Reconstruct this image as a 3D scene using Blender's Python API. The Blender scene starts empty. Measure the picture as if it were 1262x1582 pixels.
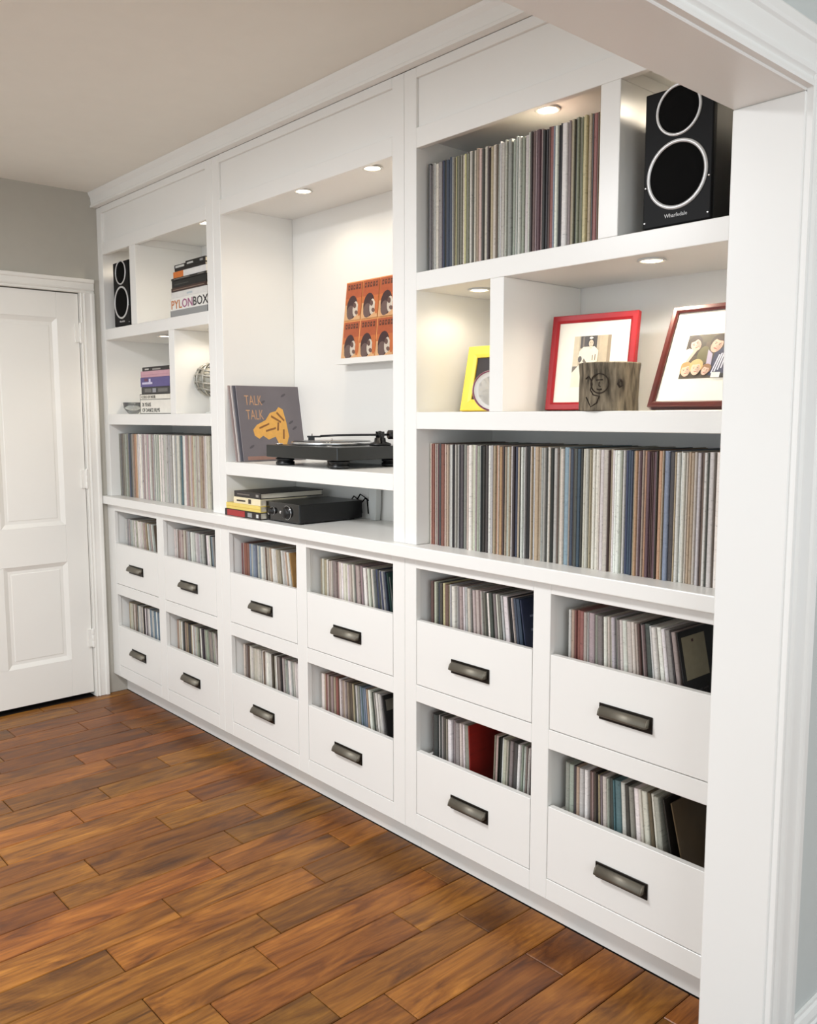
import bpy, bmesh, math, random
from mathutils import Vector, Matrix
random.seed(7)
scene = bpy.context.scene
COL = scene.collection

# ---------------------------------------------------------------- camera, world, lights, exposure
cam_d = bpy.data.cameras.new('camera')
cam_d.sensor_fit = 'HORIZONTAL'; cam_d.sensor_width = 36.0
cam_d.lens = 1341.767 / 1262.0 * 36.0
cam_d.clip_start = 0.05
cam = bpy.data.objects.new('camera', cam_d); COL.objects.link(cam)
yaw, pitch, roll = math.radians(48.1432), math.radians(-6.2812), math.radians(-0.0655)
fw = Vector((-math.sin(yaw)*math.cos(pitch), math.cos(yaw)*math.cos(pitch), math.sin(pitch)))
rt = Vector((math.cos(yaw), math.sin(yaw), 0)); up = rt.cross(fw)
r2 = rt*math.cos(roll) + up*math.sin(roll); u2 = -rt*math.sin(roll) + up*math.cos(roll)
M = Matrix((r2, u2, -fw)).transposed().to_4x4(); M.translation = Vector((4.35134, -1.81575, 1.44204))
cam.matrix_world = M
scene.camera = cam

scene.view_settings.view_transform = 'Standard'
scene.view_settings.look = 'None'
scene.view_settings.gamma = 1.0
scene.view_settings.use_curve_mapping = False
scene.view_settings.exposure = -0.02

world = bpy.data.worlds.new('World'); scene.world = world
world.use_nodes = True
wb = world.node_tree.nodes['Background']
wb.inputs[0].default_value = (0.88, 0.95, 1.0, 1); wb.inputs[1].default_value = 0.95


def area(name, loc, target, sx, sy, power, color):
    d = bpy.data.lights.new(name, 'AREA'); d.shape = 'RECTANGLE'; d.size = sx; d.size_y = sy
    d.energy = power; d.color = color
    o = bpy.data.objects.new(name, d); COL.objects.link(o); o.location = loc
    o.rotation_euler = (Vector(target) - Vector(loc)).to_track_quat('-Z', 'Y').to_euler()
    return o


# area lights added as daylight fill, behind and beside the camera; no windows built
area('daylight_fill', (1.9, -4.3, 1.5), (1.9, 0, 0.2), 3.4, 1.8, 29, (0.88, 0.95, 1.0))
area('daylight_fill_side', (6.7, -2.2, 1.5), (0.0, -0.6, 0.6), 2.6, 1.8, 45, (0.90, 0.965, 1.0))

# overhead fill added out of view, to brighten the door and lower fronts
lamp = area('added_ceiling_fill', (2.05, -1.85, 2.44), (2.05, -1.85, 0), 0.5, 0.5, 62, (0.97, 0.98, 1.0))

# ---------------------------------------------------------------- materials


def lin(c):
    return tuple(((v/255.0)/12.92 if v/255.0 <= 0.04045 else ((v/255.0+0.055)/1.055)**2.4) for v in c) + (1.0,)


MATS = {}


def mat(name, rgb, rough=0.5, metal=0.0, var=0.04, scale=6.0, bump=0.0, coat=0.0, stretch=(1, 1, 1), emit=0.0, spec=0.5):
    if name in MATS:
        return MATS[name]
    m = bpy.data.materials.new(name); m.use_nodes = True
    nt = m.node_tree; N = nt.nodes; L = nt.links
    b = N['Principled BSDF']
    c = lin(rgb)
    tc = N.new('ShaderNodeTexCoord'); mp = N.new('ShaderNodeMapping'); mp.inputs['Scale'].default_value = stretch
    nz = N.new('ShaderNodeTexNoise'); nz.inputs['Scale'].default_value = scale; nz.inputs['Detail'].default_value = 4
    L.new(tc.outputs['Object'], mp.inputs['Vector']); L.new(mp.outputs['Vector'], nz.inputs['Vector'])
    cr = N.new('ShaderNodeValToRGB')
    cr.color_ramp.elements[0].position = 0.3; cr.color_ramp.elements[1].position = 0.7
    cr.color_ramp.elements[0].color = tuple(max(0, v*(1-var)) for v in c[:3]) + (1,)
    cr.color_ramp.elements[1].color = tuple(min(1, v*(1+var)) for v in c[:3]) + (1,)
    L.new(nz.outputs['Fac'], cr.inputs['Fac']); L.new(cr.outputs['Color'], b.inputs['Base Color'])
    b.inputs['Roughness'].default_value = rough; b.inputs['Metallic'].default_value = metal
    b.inputs['Specular IOR Level'].default_value = spec
    b.inputs['Coat Weight'].default_value = coat; b.inputs['Coat Roughness'].default_value = 0.1
    if bump:
        bp = N.new('ShaderNodeBump'); bp.inputs['Strength'].default_value = bump; bp.inputs['Distance'].default_value = 0.002
        L.new(nz.outputs['Fac'], bp.inputs['Height']); L.new(bp.outputs['Normal'], b.inputs['Normal'])
    if emit:
        b.inputs['Emission Color'].default_value = c; b.inputs['Emission Strength'].default_value = emit
    MATS[name] = m
    return m


PAINT = mat('cabinet_paint', (240, 239, 235), 0.32, var=0.008, scale=3)
TRIM = mat('trim_paint', (240, 240, 237), 0.35, var=0.008, scale=3)
DOORP = mat('door_paint', (240, 238, 232), 0.35, var=0.01, scale=3)
WALLG = mat('grey_wall_paint', (182, 178, 168), 0.7, var=0.012, scale=20, bump=0.05)
WALLB = mat('pale_wall_paint', (200, 205, 203), 0.7, var=0.012, scale=20, bump=0.05)
CEIL = mat('ceiling_paint', (242, 240, 232), 0.8, var=0.01, scale=12, bump=0.04)
BLACK = mat('black_satin', (16, 16, 17), 0.35, var=0.1)
BLACKM = mat('black_matte', (9, 9, 9), 0.8, var=0.1, spec=0.1)
BAFFLE = mat('speaker_baffle', (9, 9, 11), 0.5, var=0.1, spec=0.15)
GLOSSB = mat('black_gloss', (10, 10, 11), 0.12, var=0.05, coat=0.5)
SILVER = mat('silver_metal', (215, 215, 215), 0.25, 0.9, var=0.03)
RINGW = mat('silver_ring', (222, 222, 222), 0.35, 0.3, var=0.02)
PEWTER = mat('pewter', (120, 115, 104), 0.52, 0.8, var=0.12, scale=40, stretch=(0.2, 1, 1))
BRONZE = mat('dark_bronze', (34, 31, 27), 0.4, 0.6, var=0.1, scale=30)
WHITEPL = mat('white_plastic', (226, 226, 222), 0.4, var=0.01)
LENS = mat('lamp_lens', (255, 236, 205), 0.4, var=0.0, emit=14.0)


def plank_material():
    m = bpy.data.materials.new('hickory_planks'); m.use_nodes = True
    nt = m.node_tree; N = nt.nodes; L = nt.links; b = N['Principled BSDF']
    oi = N.new('ShaderNodeObjectInfo'); tc = N.new('ShaderNodeTexCoord')
    off = N.new('ShaderNodeVectorMath'); off.operation = 'MULTIPLY_ADD'
    cmb = N.new('ShaderNodeCombineXYZ')
    for i in range(3):
        L.new(oi.outputs['Random'], cmb.inputs[i])
    off.inputs[1].default_value = (37, 53, 71)
    L.new(cmb.outputs[0], off.inputs[0]); L.new(tc.outputs['Object'], off.inputs[2])
    mp = N.new('ShaderNodeMapping'); mp.inputs['Scale'].default_value = (10, 2.0, 10); L.new(off.outputs[0], mp.inputs['Vector'])
    n1 = N.new('ShaderNodeTexNoise'); n1.inputs['Scale'].default_value = 1.7; n1.inputs['Detail'].default_value = 9; n1.inputs['Roughness'].default_value = 0.62; n1.inputs['Distortion'].default_value = 1.3
    L.new(mp.outputs[0], n1.inputs['Vector'])
    mp2 = N.new('ShaderNodeMapping'); mp2.inputs['Scale'].default_value = (60, 2.2, 60); L.new(off.outputs[0], mp2.inputs['Vector'])
    n2 = N.new('ShaderNodeTexNoise'); n2.inputs['Scale'].default_value = 2.0; n2.inputs['Detail'].default_value = 5
    L.new(mp2.outputs[0], n2.inputs['Vector'])
    r1 = N.new('ShaderNodeValToRGB'); e = r1.color_ramp.elements
    e[0].position = 0.22; e[0].color = lin((58, 27, 8)); e[1].position = 0.80; e[1].color = lin((180, 118, 52))
    x = e.new(0.36); x.color = lin((100, 54, 17)); x = e.new(0.46); x.color = lin((124, 71, 24)); x = e.new(0.6); x.color = lin((148, 90, 34))
    L.new(n1.outputs['Fac'], r1.inputs['Fac'])
    # each plank a little lighter or darker, redder or yellower
    mr = N.new('ShaderNodeMapRange'); mr.inputs[3].default_value = 0.72; mr.inputs[4].default_value = 1.36
    L.new(oi.outputs['Random'], mr.inputs[0])
    hs = N.new('ShaderNodeHueSaturation'); hs.inputs['Saturation'].default_value = 1.0; L.new(mr.outputs[0], hs.inputs['Value']); L.new(r1.outputs[0], hs.inputs['Color'])
    mr2 = N.new('ShaderNodeMapRange'); mr2.inputs[3].default_value = 0.497; mr2.inputs[4].default_value = 0.514
    fr = N.new('ShaderNodeMath'); fr.operation = 'FRACT'; ml = N.new('ShaderNodeMath'); ml.operation = 'MULTIPLY'; ml.inputs[1].default_value = 7.31
    L.new(oi.outputs['Random'], ml.inputs[0]); L.new(ml.outputs[0], fr.inputs[0]); L.new(fr.outputs[0], mr2.inputs[0]); L.new(mr2.outputs[0], hs.inputs['Hue'])
    mx = N.new('ShaderNodeMixRGB'); mx.blend_type = 'MULTIPLY'; mx.inputs[0].default_value = 0.55
    r2_ = N.new('ShaderNodeValToRGB'); r2_.color_ramp.elements[0].position = 0.35; r2_.color_ramp.elements[0].color = (0.45, 0.4, 0.35, 1); r2_.color_ramp.elements[1].position = 0.6
    L.new(n2.outputs['Fac'], r2_.inputs['Fac']); L.new(hs.outputs[0], mx.inputs[1]); L.new(r2_.outputs[0], mx.inputs[2])
    L.new(mx.outputs[0], b.inputs['Base Color'])
    rr = N.new('ShaderNodeMapRange'); rr.inputs[3].default_value = 0.26; rr.inputs[4].default_value = 0.50; b.inputs['Specular IOR Level'].default_value = 0.38
    L.new(n1.outputs['Fac'], rr.inputs[0]); L.new(rr.outputs[0], b.inputs['Roughness'])
    bp = N.new('ShaderNodeBump'); bp.inputs['Strength'].default_value = 0.4; bp.inputs['Distance'].default_value = 0.003
    L.new(n1.outputs['Fac'], bp.inputs['Height']); L.new(bp.outputs['Normal'], b.inputs['Normal'])
    return m


PLANK = plank_material()
GROOVE = mat('floor_groove', (30, 17, 9), 0.8, var=0.2)


def record_material(name, use_attr):
    m = bpy.data.materials.new(name); m.use_nodes = True
    nt = m.node_tree; N = nt.nodes; L = nt.links; b = N['Principled BSDF']
    tc = N.new('ShaderNodeTexCoord')
    if use_attr:
        col = N.new('ShaderNodeAttribute'); col.attribute_name = 'sleeve'; csock = col.outputs['Color']; vec = tc.outputs['Object']
        mp = N.new('ShaderNodeMapping'); mp.inputs['Scale'].default_value = (160, 4, 26); L.new(vec, mp.inputs['Vector'])
    else:
        oi = N.new('ShaderNodeObjectInfo'); csock = oi.outputs['Color']
        cmb = N.new('ShaderNodeCombineXYZ')
        for i in range(3):
            L.new(oi.outputs['Random'], cmb.inputs[i])
        off = N.new('ShaderNodeVectorMath'); off.operation = 'MULTIPLY_ADD'; off.inputs[1].default_value = (91, 47, 63)
        L.new(cmb.outputs[0], off.inputs[0]); L.new(tc.outputs['Object'], off.inputs[2])
        mp = N.new('ShaderNodeMapping'); mp.inputs['Scale'].default_value = (0.6, 4, 30); L.new(off.outputs[0], mp.inputs['Vector'])
    n = N.new('ShaderNodeTexNoise'); n.inputs['Scale'].default_value = 2.0; n.inputs['Detail'].default_value = 4; n.inputs['Roughness'].default_value = 0.7
    L.new(mp.outputs[0], n.inputs['Vector'])
    # faded / inked flecks: the spine titles and the rubbed paper edge
    dk = N.new('ShaderNodeValToRGB'); e = dk.color_ramp.elements
    e[0].position = 0.0; e[0].color = (0.42, 0.42, 0.42, 1); e[1].position = 1.0; e[1].color = (1.45, 1.43, 1.4, 1)
    a = e.new(0.32); a.color = (0.6, 0.6, 0.6, 1); a = e.new(0.40); a.color = (0.93, 0.93, 0.93, 1)
    a = e.new(0.60); a.color = (1.0, 1.0, 1.0, 1); a = e.new(0.70); a.color = (1.2, 1.19, 1.18, 1)
    L.new(n.outputs['Fac'], dk.inputs['Fac'])
    mx = N.new('ShaderNodeMixRGB'); mx.blend_type = 'MULTIPLY'; mx.inputs[0].default_value = 1.0
    L.new(csock, mx.inputs[1]); L.new(dk.outputs[0], mx.inputs[2]); L.new(mx.outputs[0], b.inputs['Base Color'])
    b.inputs['Roughness'].default_value = 0.5
    return m


SLEEVE = record_material('record_sleeve', False)
SLEEVE_A = record_material('record_sleeve_rows', True)

# ---------------------------------------------------------------- mesh helpers


def bx(bm, x0, x1, y0, y1, z0, z1, mi=0):
    vs = [bm.verts.new(p) for p in ((x0, y0, z0), (x1, y0, z0), (x1, y1, z0), (x0, y1, z0), (x0, y0, z1), (x1, y0, z1), (x1, y1, z1), (x0, y1, z1))]
    fs = []
    for f in ((0, 3, 2, 1), (4, 5, 6, 7), (0, 1, 5, 4), (1, 2, 6, 5), (2, 3, 7, 6), (3, 0, 4, 7)):
        q = bm.faces.new([vs[i] for i in f]); q.material_index = mi; fs.append(q)
    return fs


def bevel(bm, w, seg=1):
    bmesh.ops.bevel(bm, geom=list(bm.edges), offset=w, segments=seg, profile=0.5, affect='EDGES')


def prism(bm, pts, a0, a1, axis='x', mi=0, smooth=False):
    """extrude a 2D outline; axis x: pts are (y,z); axis y: (x,z); axis z: (x,y)"""
    def P(p, a):
        return {'x': (a, p[0], p[1]), 'y': (p[0], a, p[1]), 'z': (p[0], p[1], a)}[axis]
    A = [bm.verts.new(P(p, a0)) for p in pts]; B = [bm.verts.new(P(p, a1)) for p in pts]
    n = len(pts)
    for i in range(n):
        f = bm.faces.new((A[i], A[(i+1) % n], B[(i+1) % n], B[i])); f.material_index = mi; f.smooth = smooth
    f = bm.faces.new(A[::-1]); f.material_index = mi
    f = bm.faces.new(B); f.material_index = mi


def lathe(bm, prof, c=(0, 0, 0), seg=32, mi=0, axis='z', smooth=True):
    """revolve (r, h) profile about an axis through c"""
    rings = []
    for r, h in prof:
        ring = []
        for k in range(seg):
            t = 2*math.pi*k/seg
            a, b_ = r*math.cos(t), r*math.sin(t)
            p = {'z': (a, b_, h), 'y': (a, h, b_), 'x': (h, a, b_)}[axis]
            ring.append(bm.verts.new((c[0]+p[0], c[1]+p[1], c[2]+p[2])))
        rings.append(ring)
    for i in range(len(rings)-1):
        for k in range(seg):
            f = bm.faces.new((rings[i][k], rings[i][(k+1) % seg], rings[i+1][(k+1) % seg], rings[i+1][k]))
            f.material_index = mi; f.smooth = smooth
    for ring in (rings[0], rings[-1]):
        f = bm.faces.new(ring); f.material_index = mi
    return rings


def tube(bm, path, r, seg=10, mi=0):
    path = [Vector(p) for p in path]; rings = []
    for i, p in enumerate(path):
        d = (path[min(i+1, len(path)-1)] - path[max(i-1, 0)]).normalized()
        a = d.orthogonal().normalized() if not rings else (pa - d*pa.dot(d)).normalized()
        pa = a; b_ = d.cross(a)
        rr = r[i] if isinstance(r, (list, tuple)) else r
        rings.append([bm.verts.new(p + a*rr*math.cos(2*math.pi*k/seg) + b_*rr*math.sin(2*math.pi*k/seg)) for k in range(seg)])
    for i in range(len(rings)-1):
        for k in range(seg):
            f = bm.faces.new((rings[i][k], rings[i][(k+1) % seg], rings[i+1][(k+1) % seg], rings[i+1][k])); f.smooth = True; f.material_index = mi
    for ring in (rings[0], rings[-1]):
        bm.faces.new(ring).material_index = mi


def obj(name, bm, m, parent=None, label=None):
    bmesh.ops.recalc_face_normals(bm, faces=list(bm.faces))
    me = bpy.data.meshes.new(name); bm.to_mesh(me); bm.free()
    for q in (m if isinstance(m, (list, tuple)) else [m]):
        me.materials.append(q)
    o = bpy.data.objects.new(name, me); COL.objects.link(o)
    if parent:
        o.parent = parent
    if label:
        o['label'] = label
    return o


def box(name, x0, x1, y0, y1, z0, z1, m, parent=None, bev=0.0015, label=None):
    bm = bmesh.new(); bx(bm, x0, x1, y0, y1, z0, z1)
    if bev:
        bevel(bm, bev)
    return obj(name, bm, m, parent, label)


def thing(name, label, cat, loc=(0, 0, 0), rot=(0, 0, 0), group=None):
    o = bpy.data.objects.new(name, None); COL.objects.link(o); o.empty_display_size = 0.05
    o.location = loc; o.rotation_euler = rot
    tag(o, label, cat, group)
    return o


def tag(o, label, cat, group=None):
    o['label'] = label; o['category'] = cat
    if group:
        o['group'] = group
    return o


def struct(o):
    o['kind'] = 'structure'
    return o


def text(name, s, size, m, parent, loc, rot=(math.pi/2, 0, 0), depth=0.0004, sx=1.0, align='LEFT', bold=0.0):
    cu = bpy.data.curves.new(name, 'FONT'); cu.body = s; cu.size = size; cu.extrude = depth; cu.align_x = align; cu.offset = bold
    cu.resolution_u = 2
    t = bpy.data.objects.new(name, cu); COL.objects.link(t)
    dg = bpy.context.evaluated_depsgraph_get()
    me = bpy.data.meshes.new_from_object(t.evaluated_get(dg))
    COL.objects.unlink(t); bpy.data.objects.remove(t); bpy.data.curves.remove(cu)
    me.materials.clear(); me.materials.append(m)
    o = bpy.data.objects.new(name, me); COL.objects.link(o); o.parent = parent
    o.location = loc; o.rotation_euler = rot; o.scale = (sx, 1, 1)
    return o


def ell(cx, cz, rx, rz, n=18, a0=0.0, a1=2*math.pi, tilt=0.0):
    out = []
    full = abs(a1-a0-2*math.pi) < 1e-6
    for k in range(n if full else n+1):
        t = a0+(a1-a0)*k/n
        x, z = rx*math.cos(t), rz*math.sin(t)
        out.append((cx+x*math.cos(tilt)-z*math.sin(tilt), cz+x*math.sin(tilt)+z*math.cos(tilt)))
    return out


PM = {}


def ink(rgb):
    k = 'ink_%d_%d_%d' % rgb
    return mat(k, rgb, 0.45, var=0.06, scale=60)


def flat_print(name, shapes, parent, y=0.0, label=None):
    """flat printed picture in the local xz plane: a stack of coloured outlines, a hair apart"""
    bm = bmesh.new(); mats = []; keys = {}
    for i, (rgb, pts) in enumerate(shapes):
        if rgb not in keys:
            keys[rgb] = len(mats); mats.append(ink(rgb))
        yy = y - 0.00004*i
        vs = [bm.verts.new((p[0], yy, p[1])) for p in pts]
        f = bm.faces.new(vs); f.material_index = keys[rgb]
        if f.normal.y > 0:
            f.normal_flip()
    me = bpy.data.meshes.new(name); bm.normal_update()
    for f in bm.faces:
        if f.normal.y > 0:
            f.normal_flip()
    bm.to_mesh(me); bm.free()
    for q in mats:
        me.materials.append(q)
    o = bpy.data.objects.new(name, me); COL.objects.link(o); o.parent = parent
    if label:
        o['label'] = label
    return o


def rect(x0, x1, z0, z1):
    return [(x0, z0), (x1, z0), (x1, z1), (x0, z1)]


# ================================================================ ROOM SHELL
ZC = 2.54        # ceiling
JX0, JX1, JY = 3.449, 3.592, -0.150   # cased opening: wall from JX0 to JX1, jamb face at JY
SOF = 2.04

# floor: dark bed + planks laid across the room (each plank a piece)
floor = struct(box('floor', -0.3, 6.8, -4.2, 3.0, -0.06, -0.006, GROOVE, bev=0))
ROW0, PITCH = 1.497, 0.1293
known = {0: [-0.491, -1.35], 1: [-0.199, -0.803], 2: [-0.948, -0.36], 3: [-0.494, -1.2], 4: [-0.720, -0.1], 5: [-0.948, -0.30], 6: [-0.55, -1.25],
         7: [-0.641, -0.02], 8: [-0.846, -0.25], -1: [-0.30, -1.0], -2: [-0.70], -3: [-0.546], -4: [-0.237, -0.86]}
pid = 0
for k in range(-12, 16):
    xa = ROW0 + k*PITCH; xb = xa + PITCH - 0.0022
    if xb > JX1 + 0.2:
        break
    ya_lim = 0.068
    ends = sorted([y for y in known.get(k, [])], reverse=True)
    if not ends:
        ends = [random.uniform(-0.55, -0.05)]
    y = ends[-1]
    while y > -4.1:
        y -= random.choice((0.32, 0.45, 0.6, 0.75, 0.95)) + random.uniform(0, 0.12) if y > -1.4 else random.uniform(0.9, 1.3)
        ends.append(y)
    top = ya_lim
    for yb in ends:
        lo = max(yb, -4.19)
        if top - lo > 0.03 and max(xa, 0.0) < xb:
            bm = bmesh.new()
            x0 = max(xa, 0.001)
            bx(bm, x0-(x0+xb)/2, xb-(x0+xb)/2, lo+0.0012-(lo+top)/2, top-0.0012-(lo+top)/2, -0.012, 0.0)
            bevel(bm, 0.0022)
            p = obj('plank', bm, PLANK, floor)
            p.location = ((x0+xb)/2, (lo+top)/2, random.uniform(-0.0008, 0.0))
            pid += 1
        top = lo
        if lo <= -4.18:
            break
# floor of the near room beyond the last built plank
nf = box('floor_boards', 3.84, 6.8, -4.2, 3.0, -0.012, 0.0, PLANK, floor, 0.001)

struct(box('ceiling', -0.3, 6.8, -4.2, 3.0, ZC, ZC+0.08, CEIL, bev=0))
struct(box('wall_back', -0.3, JX0, 0.361, 0.46, 0, ZC, WALLG, bev=0))

# wall with the door: opening between the casing
DY0, DY1, DH = -1.025, -0.102, 2.05
bm = bmesh.new()
bx(bm, -0.14, 0.0, DY1+0.001, 0.46, 0, ZC); bx(bm, -0.14, 0.0, -4.2, DY0-0.001, 0, ZC); bx(bm, -0.14, 0.0, DY0-0.001, DY1+0.001, DH, ZC)
struct(obj('wall_left', bm, WALLG))
struct(box('dark_light_block', -0.30, -0.16, -4.2, 0.46, 0, ZC, BLACKM, bev=0))  # unseen black panel added to stop light leaking under the door

bm = bmesh.new()
bx(bm, JX0, JX1, JY+0.014, 3.0, 0, ZC); bx(bm, JX0, JX1, -3.6, JY+0.014, SOF+0.015, ZC); bx(bm, JX0, JX1, -4.2, -3.6, 0, ZC)
struct(obj('wall_right', bm, WALLB))
# jamb and head linings of the opening (white boards)
struct(box('trim_1', JX0-0.0005, JX1+0.0005, JY, JY+0.0135, 0, SOF-0.0005, TRIM, bev=0.002))
struct(box('trim_2', JX0-0.0005, JX1+0.0005, -3.59, JY+0.0135, SOF, SOF+0.0145, TRIM, bev=0.002))


def casing_profile(w, t):
    # across the casing (0 at the opening edge) -> stepped and moulded thickness
    return [(0, 0.0), (0, t*0.55), (w*0.04, t*0.62), (w*0.10, t*0.62), (w*0.13, t*0.45), (w*0.17, t*0.45), (w*0.22, t*0.72), (w*0.30, t*0.80), (w*0.33, t*0.62),
            (w*0.70, t*0.70), (w*0.74, t*0.92), (w*0.80, t*1.0), (w*0.96, t*1.0), (w, t*0.9), (w, 0.0)]


CW, CT = 0.100, 0.022
prof = casing_profile(CW, CT)
bm = bmesh.new()   # upright on the near face of the wall, profile runs along +y from the jamb
prism(bm, [(JX1+0.0005+t, JY+0.004+w) for w, t in prof], 0.0, SOF+0.004+CW, 'z')
struct(obj('trim_3', bm, TRIM))
bm = bmesh.new()
A = [(JX1+0.0008+t*1.02, SOF+0.004+w) for w, t in prof]
def _hp(p, a): return (p[0], a, p[1])
prism(bm, A, -3.58, JY+0.0035, 'y')
# the header casing (outline is x,z)
struct(obj('trim_4', bm, TRIM))
bm = bmesh.new()
prism(bm, [(JX1+0.0005, 0.0), (JX1+0.017, 0.0), (JX1+0.017, 0.085), (JX1+0.013, 0.09), (JX1+0.013, 0.098), (JX1+0.016, 0.104), (JX1+0.011, 0.118), (JX1+0.006, 0.122), (JX1+0.006, 0.130), (JX1+0.0005, 0.132)], JY+0.004+CW+0.001, 2.99, 'y')
struct(obj('baseboard_right', bm, TRIM))

# door casing on the far wall
DW = 0.068
prof = casing_profile(DW, 0.022)
bm = bmesh.new(); prism(bm, [(0.0005+t, DY1+0.001+w) for w, t in prof], 0.0, DH, 'z'); struct(obj('trim_5', bm, DOORP))
bm = bmesh.new(); prism(bm, [(0.0005+t, DY0-0.001-w) for w, t in prof], 0.0, DH, 'z'); struct(obj('trim_6', bm, DOORP))
bm = bmesh.new(); prism(bm, [(0.0006+t, DH+0.0005+w) for w, t in prof], DY0-0.001-DW, DY1+0.001+DW, 'y'); struct(obj('trim_7', bm, DOORP))
# jamb stops
struct(box('trim_8', -0.139, -0.0005, DY1-0.0005, DY1+0.0005, 0, DH, DOORP, bev=0))

# the panelled door
door = thing('door_1', 'white panelled interior door with three painted hinges', 'door', (-0.008, 0, 0)); door['kind'] = 'structure'
del door['category']
xb, xf = -0.040, 0.0
dy0, dy1, dz0, dz1 = DY0+0.003, DY1-0.004, 0.022, DH-0.004
st = 0.108
mid0, mid1 = dy1-st-0.305-0.098, dy1-st-0.305
box('stile', xb, xf, dy1-st, dy1, dz0, dz1, DOORP, door, 0.001)
box('stile', xb, xf, dy0, dy0+st, dz0, dz1, DOORP, door, 0.001)
box('stile', xb, xf, mid0, mid1, 0.2145, 0.7165, DOORP, door, 0.001)
box('stile', xb, xf, mid0, mid1, 0.9055, 1.9205, DOORP, door, 0.001)
for z0, z1 in ((dz0, 0.214), (0.717, 0.905), (1.921, dz1)):
    box('rail', xb, xf, dy0+st+0.0003, dy1-st-0.0003, z0, z1, DOORP, door, 0.001)
for (a, b_) in ((mid1, dy1-st), (dy0+st, mid0)):
    for z0, z1 in ((0.2143, 0.7167), (0.9053, 1.9207)):
        bm = bmesh.new()
        # sloping sticking into a recessed flat field
        o_ = [(a, z0), (b_, z0), (b_, z1), (a, z1)]; w1, w2 = 0.020, 0.034
        L1 = [(xf-0.001, 0), (xf-0.012, w1), (xf-0.012, w2), (xf-0.010, w2+0.004)]
        rings = []
        for dx, w in L1:
            rings.append([bm.verts.new((dx, p[0]+(w if p[0] == a else -w), p[1]+(w if p[1] == z0 else -w))) for p in o_])
        for i in range(3):
            for k in range(4):
                bm.faces.new((rings[i][k], rings[i][(k+1) % 4], rings[i+1][(k+1) % 4], rings[i+1][k]))
        bm.faces.new(rings[3])
        bk = [bm.verts.new((xb+0.008, p[0], p[1])) for p in o_]
        bm.faces.new(bk[::-1])
        for k in range(4):
            bm.faces.new((bk[k], bk[(k+1) % 4], rings[0][(k+1) % 4], rings[0][k]))
        obj('panel', bm, DOORP, door)
for z in (0.31, 1.13, 1.855):
    bm = bmesh.new()
    lathe(bm, [(0.0005, -0.052), (0.006, -0.050), (0.0072, -0.046), (0.0072, -0.016), (0.0066, -0.015), (0.0072, -0.014), (0.0072, 0.014), (0.0066, 0.015), (0.0072, 0.016), (0.0072, 0.046), (0.006, 0.05), (0.0005, 0.052)], (0.0165, dy1+0.0015, z), 14)
    bx(bm, -0.0002, 0.012, dy1-0.022, dy1+0.0005, z-0.045, z+0.045)
    obj('hinge', bm, DOORP, door)

# crown board along the top of the bookcases
bm = bmesh.new()
prism(bm, [(0.0, 2.469), (-0.030, 2.469), (-0.030, 2.478), (-0.026, 2.482), (-0.028, 2.515), (-0.036, 2.528), (-0.040, 2.5395), (0.0, 2.5395)], 0.001, JX0-0.001, 'x')
struct(obj('trim_9', bm, PAINT))

# made-up flush fixture around the added overhead fill (light itself set at the top)
t = thing('added_ceiling_fixture', 'added out-of-view ceiling fill lamp with round white drum shade', 'lamp', (2.05, -1.85, ZC-0.0005))
bm = bmesh.new(); lathe(bm, [(0.30, 0.0), (0.31, -0.010), (0.31, -0.075), (0.305, -0.078), (0.30, -0.075), (0.30, -0.012)], seg=40); caps = [f for f in bm.faces if len(f.verts) > 4 and abs(f.calc_center_median().z) > 0.005]; bmesh.ops.delete(bm, geom=caps, context='FACES_ONLY'); obj('drum_shade', bm, WHITEPL, t)
bm = bmesh.new(); lathe(bm, [(0.295, -0.060), (0.295, -0.066), (0.01, -0.068)], seg=40); obj('diffuser', bm, WHITEPL, t)

# ================================================================ BUILT-IN: base cabinets, worktop, shelving
CT_Z = 1.041
U = [(0.001, 1.1475), (1.1485, 2.3055), (2.3065, 3.4425)]
COLS = [(0.082, 0.554), (0.620, 1.100), (1.214, 1.699), (1.762, 2.248), (2.360, 2.837), (2.897, 3.385)]
A0, A1, A2, B0, B1, B2, B3 = 0.967, 0.801, 0.591, 0.536, 0.372, 0.161, 0.101
DEP = 0.345


def pull_mesh():
    bm = bmesh.new(); n = 8
    out = [(-0.0035 - 0.0185*math.sin(t*0.95), 0.0155 - 0.0215*(1-math.cos(t*1.0))) for t in [math.pi*0.5*i/n for i in range(n+1)]]
    inn = [(min(y+0.0022, -0.003), z-0.0018) for y, z in out]
    prism(bm, out + inn[::-1], -0.068, 0.068, 'x')
    # rounded end cheeks
    for s in (-1, 1):
        prism(bm, [(-0.003, 0.0155)] + out + [(-0.003, out[-1][1])], s*0.068, s*0.0715, 'x')
    for f in bm.faces:
        f.smooth = True
    bmesh.ops.recalc_face_normals(bm, faces=list(bm.faces))
    me = bpy.data.meshes.new('cup'); bm.to_mesh(me); bm.free(); me.materials.append(PEWTER)
    bm = bmesh.new(); bx(bm, -0.0785, 0.0785, -0.003, 0.0, -0.0215, 0.0215); bevel(bm, 0.0008)
    for s in (-1, 1):
        lathe(bm, [(0.0032, -0.0028), (0.0030, -0.0042), (0.0012, -0.005)], (s*0.0742, 0, -0.012), 10, axis='y')
    bmesh.ops.recalc_face_normals(bm, faces=list(bm.faces))
    mp = bpy.data.meshes.new('plate'); bm.to_mesh(mp); bm.free(); mp.materials.append(BRONZE)
    return me, mp


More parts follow.
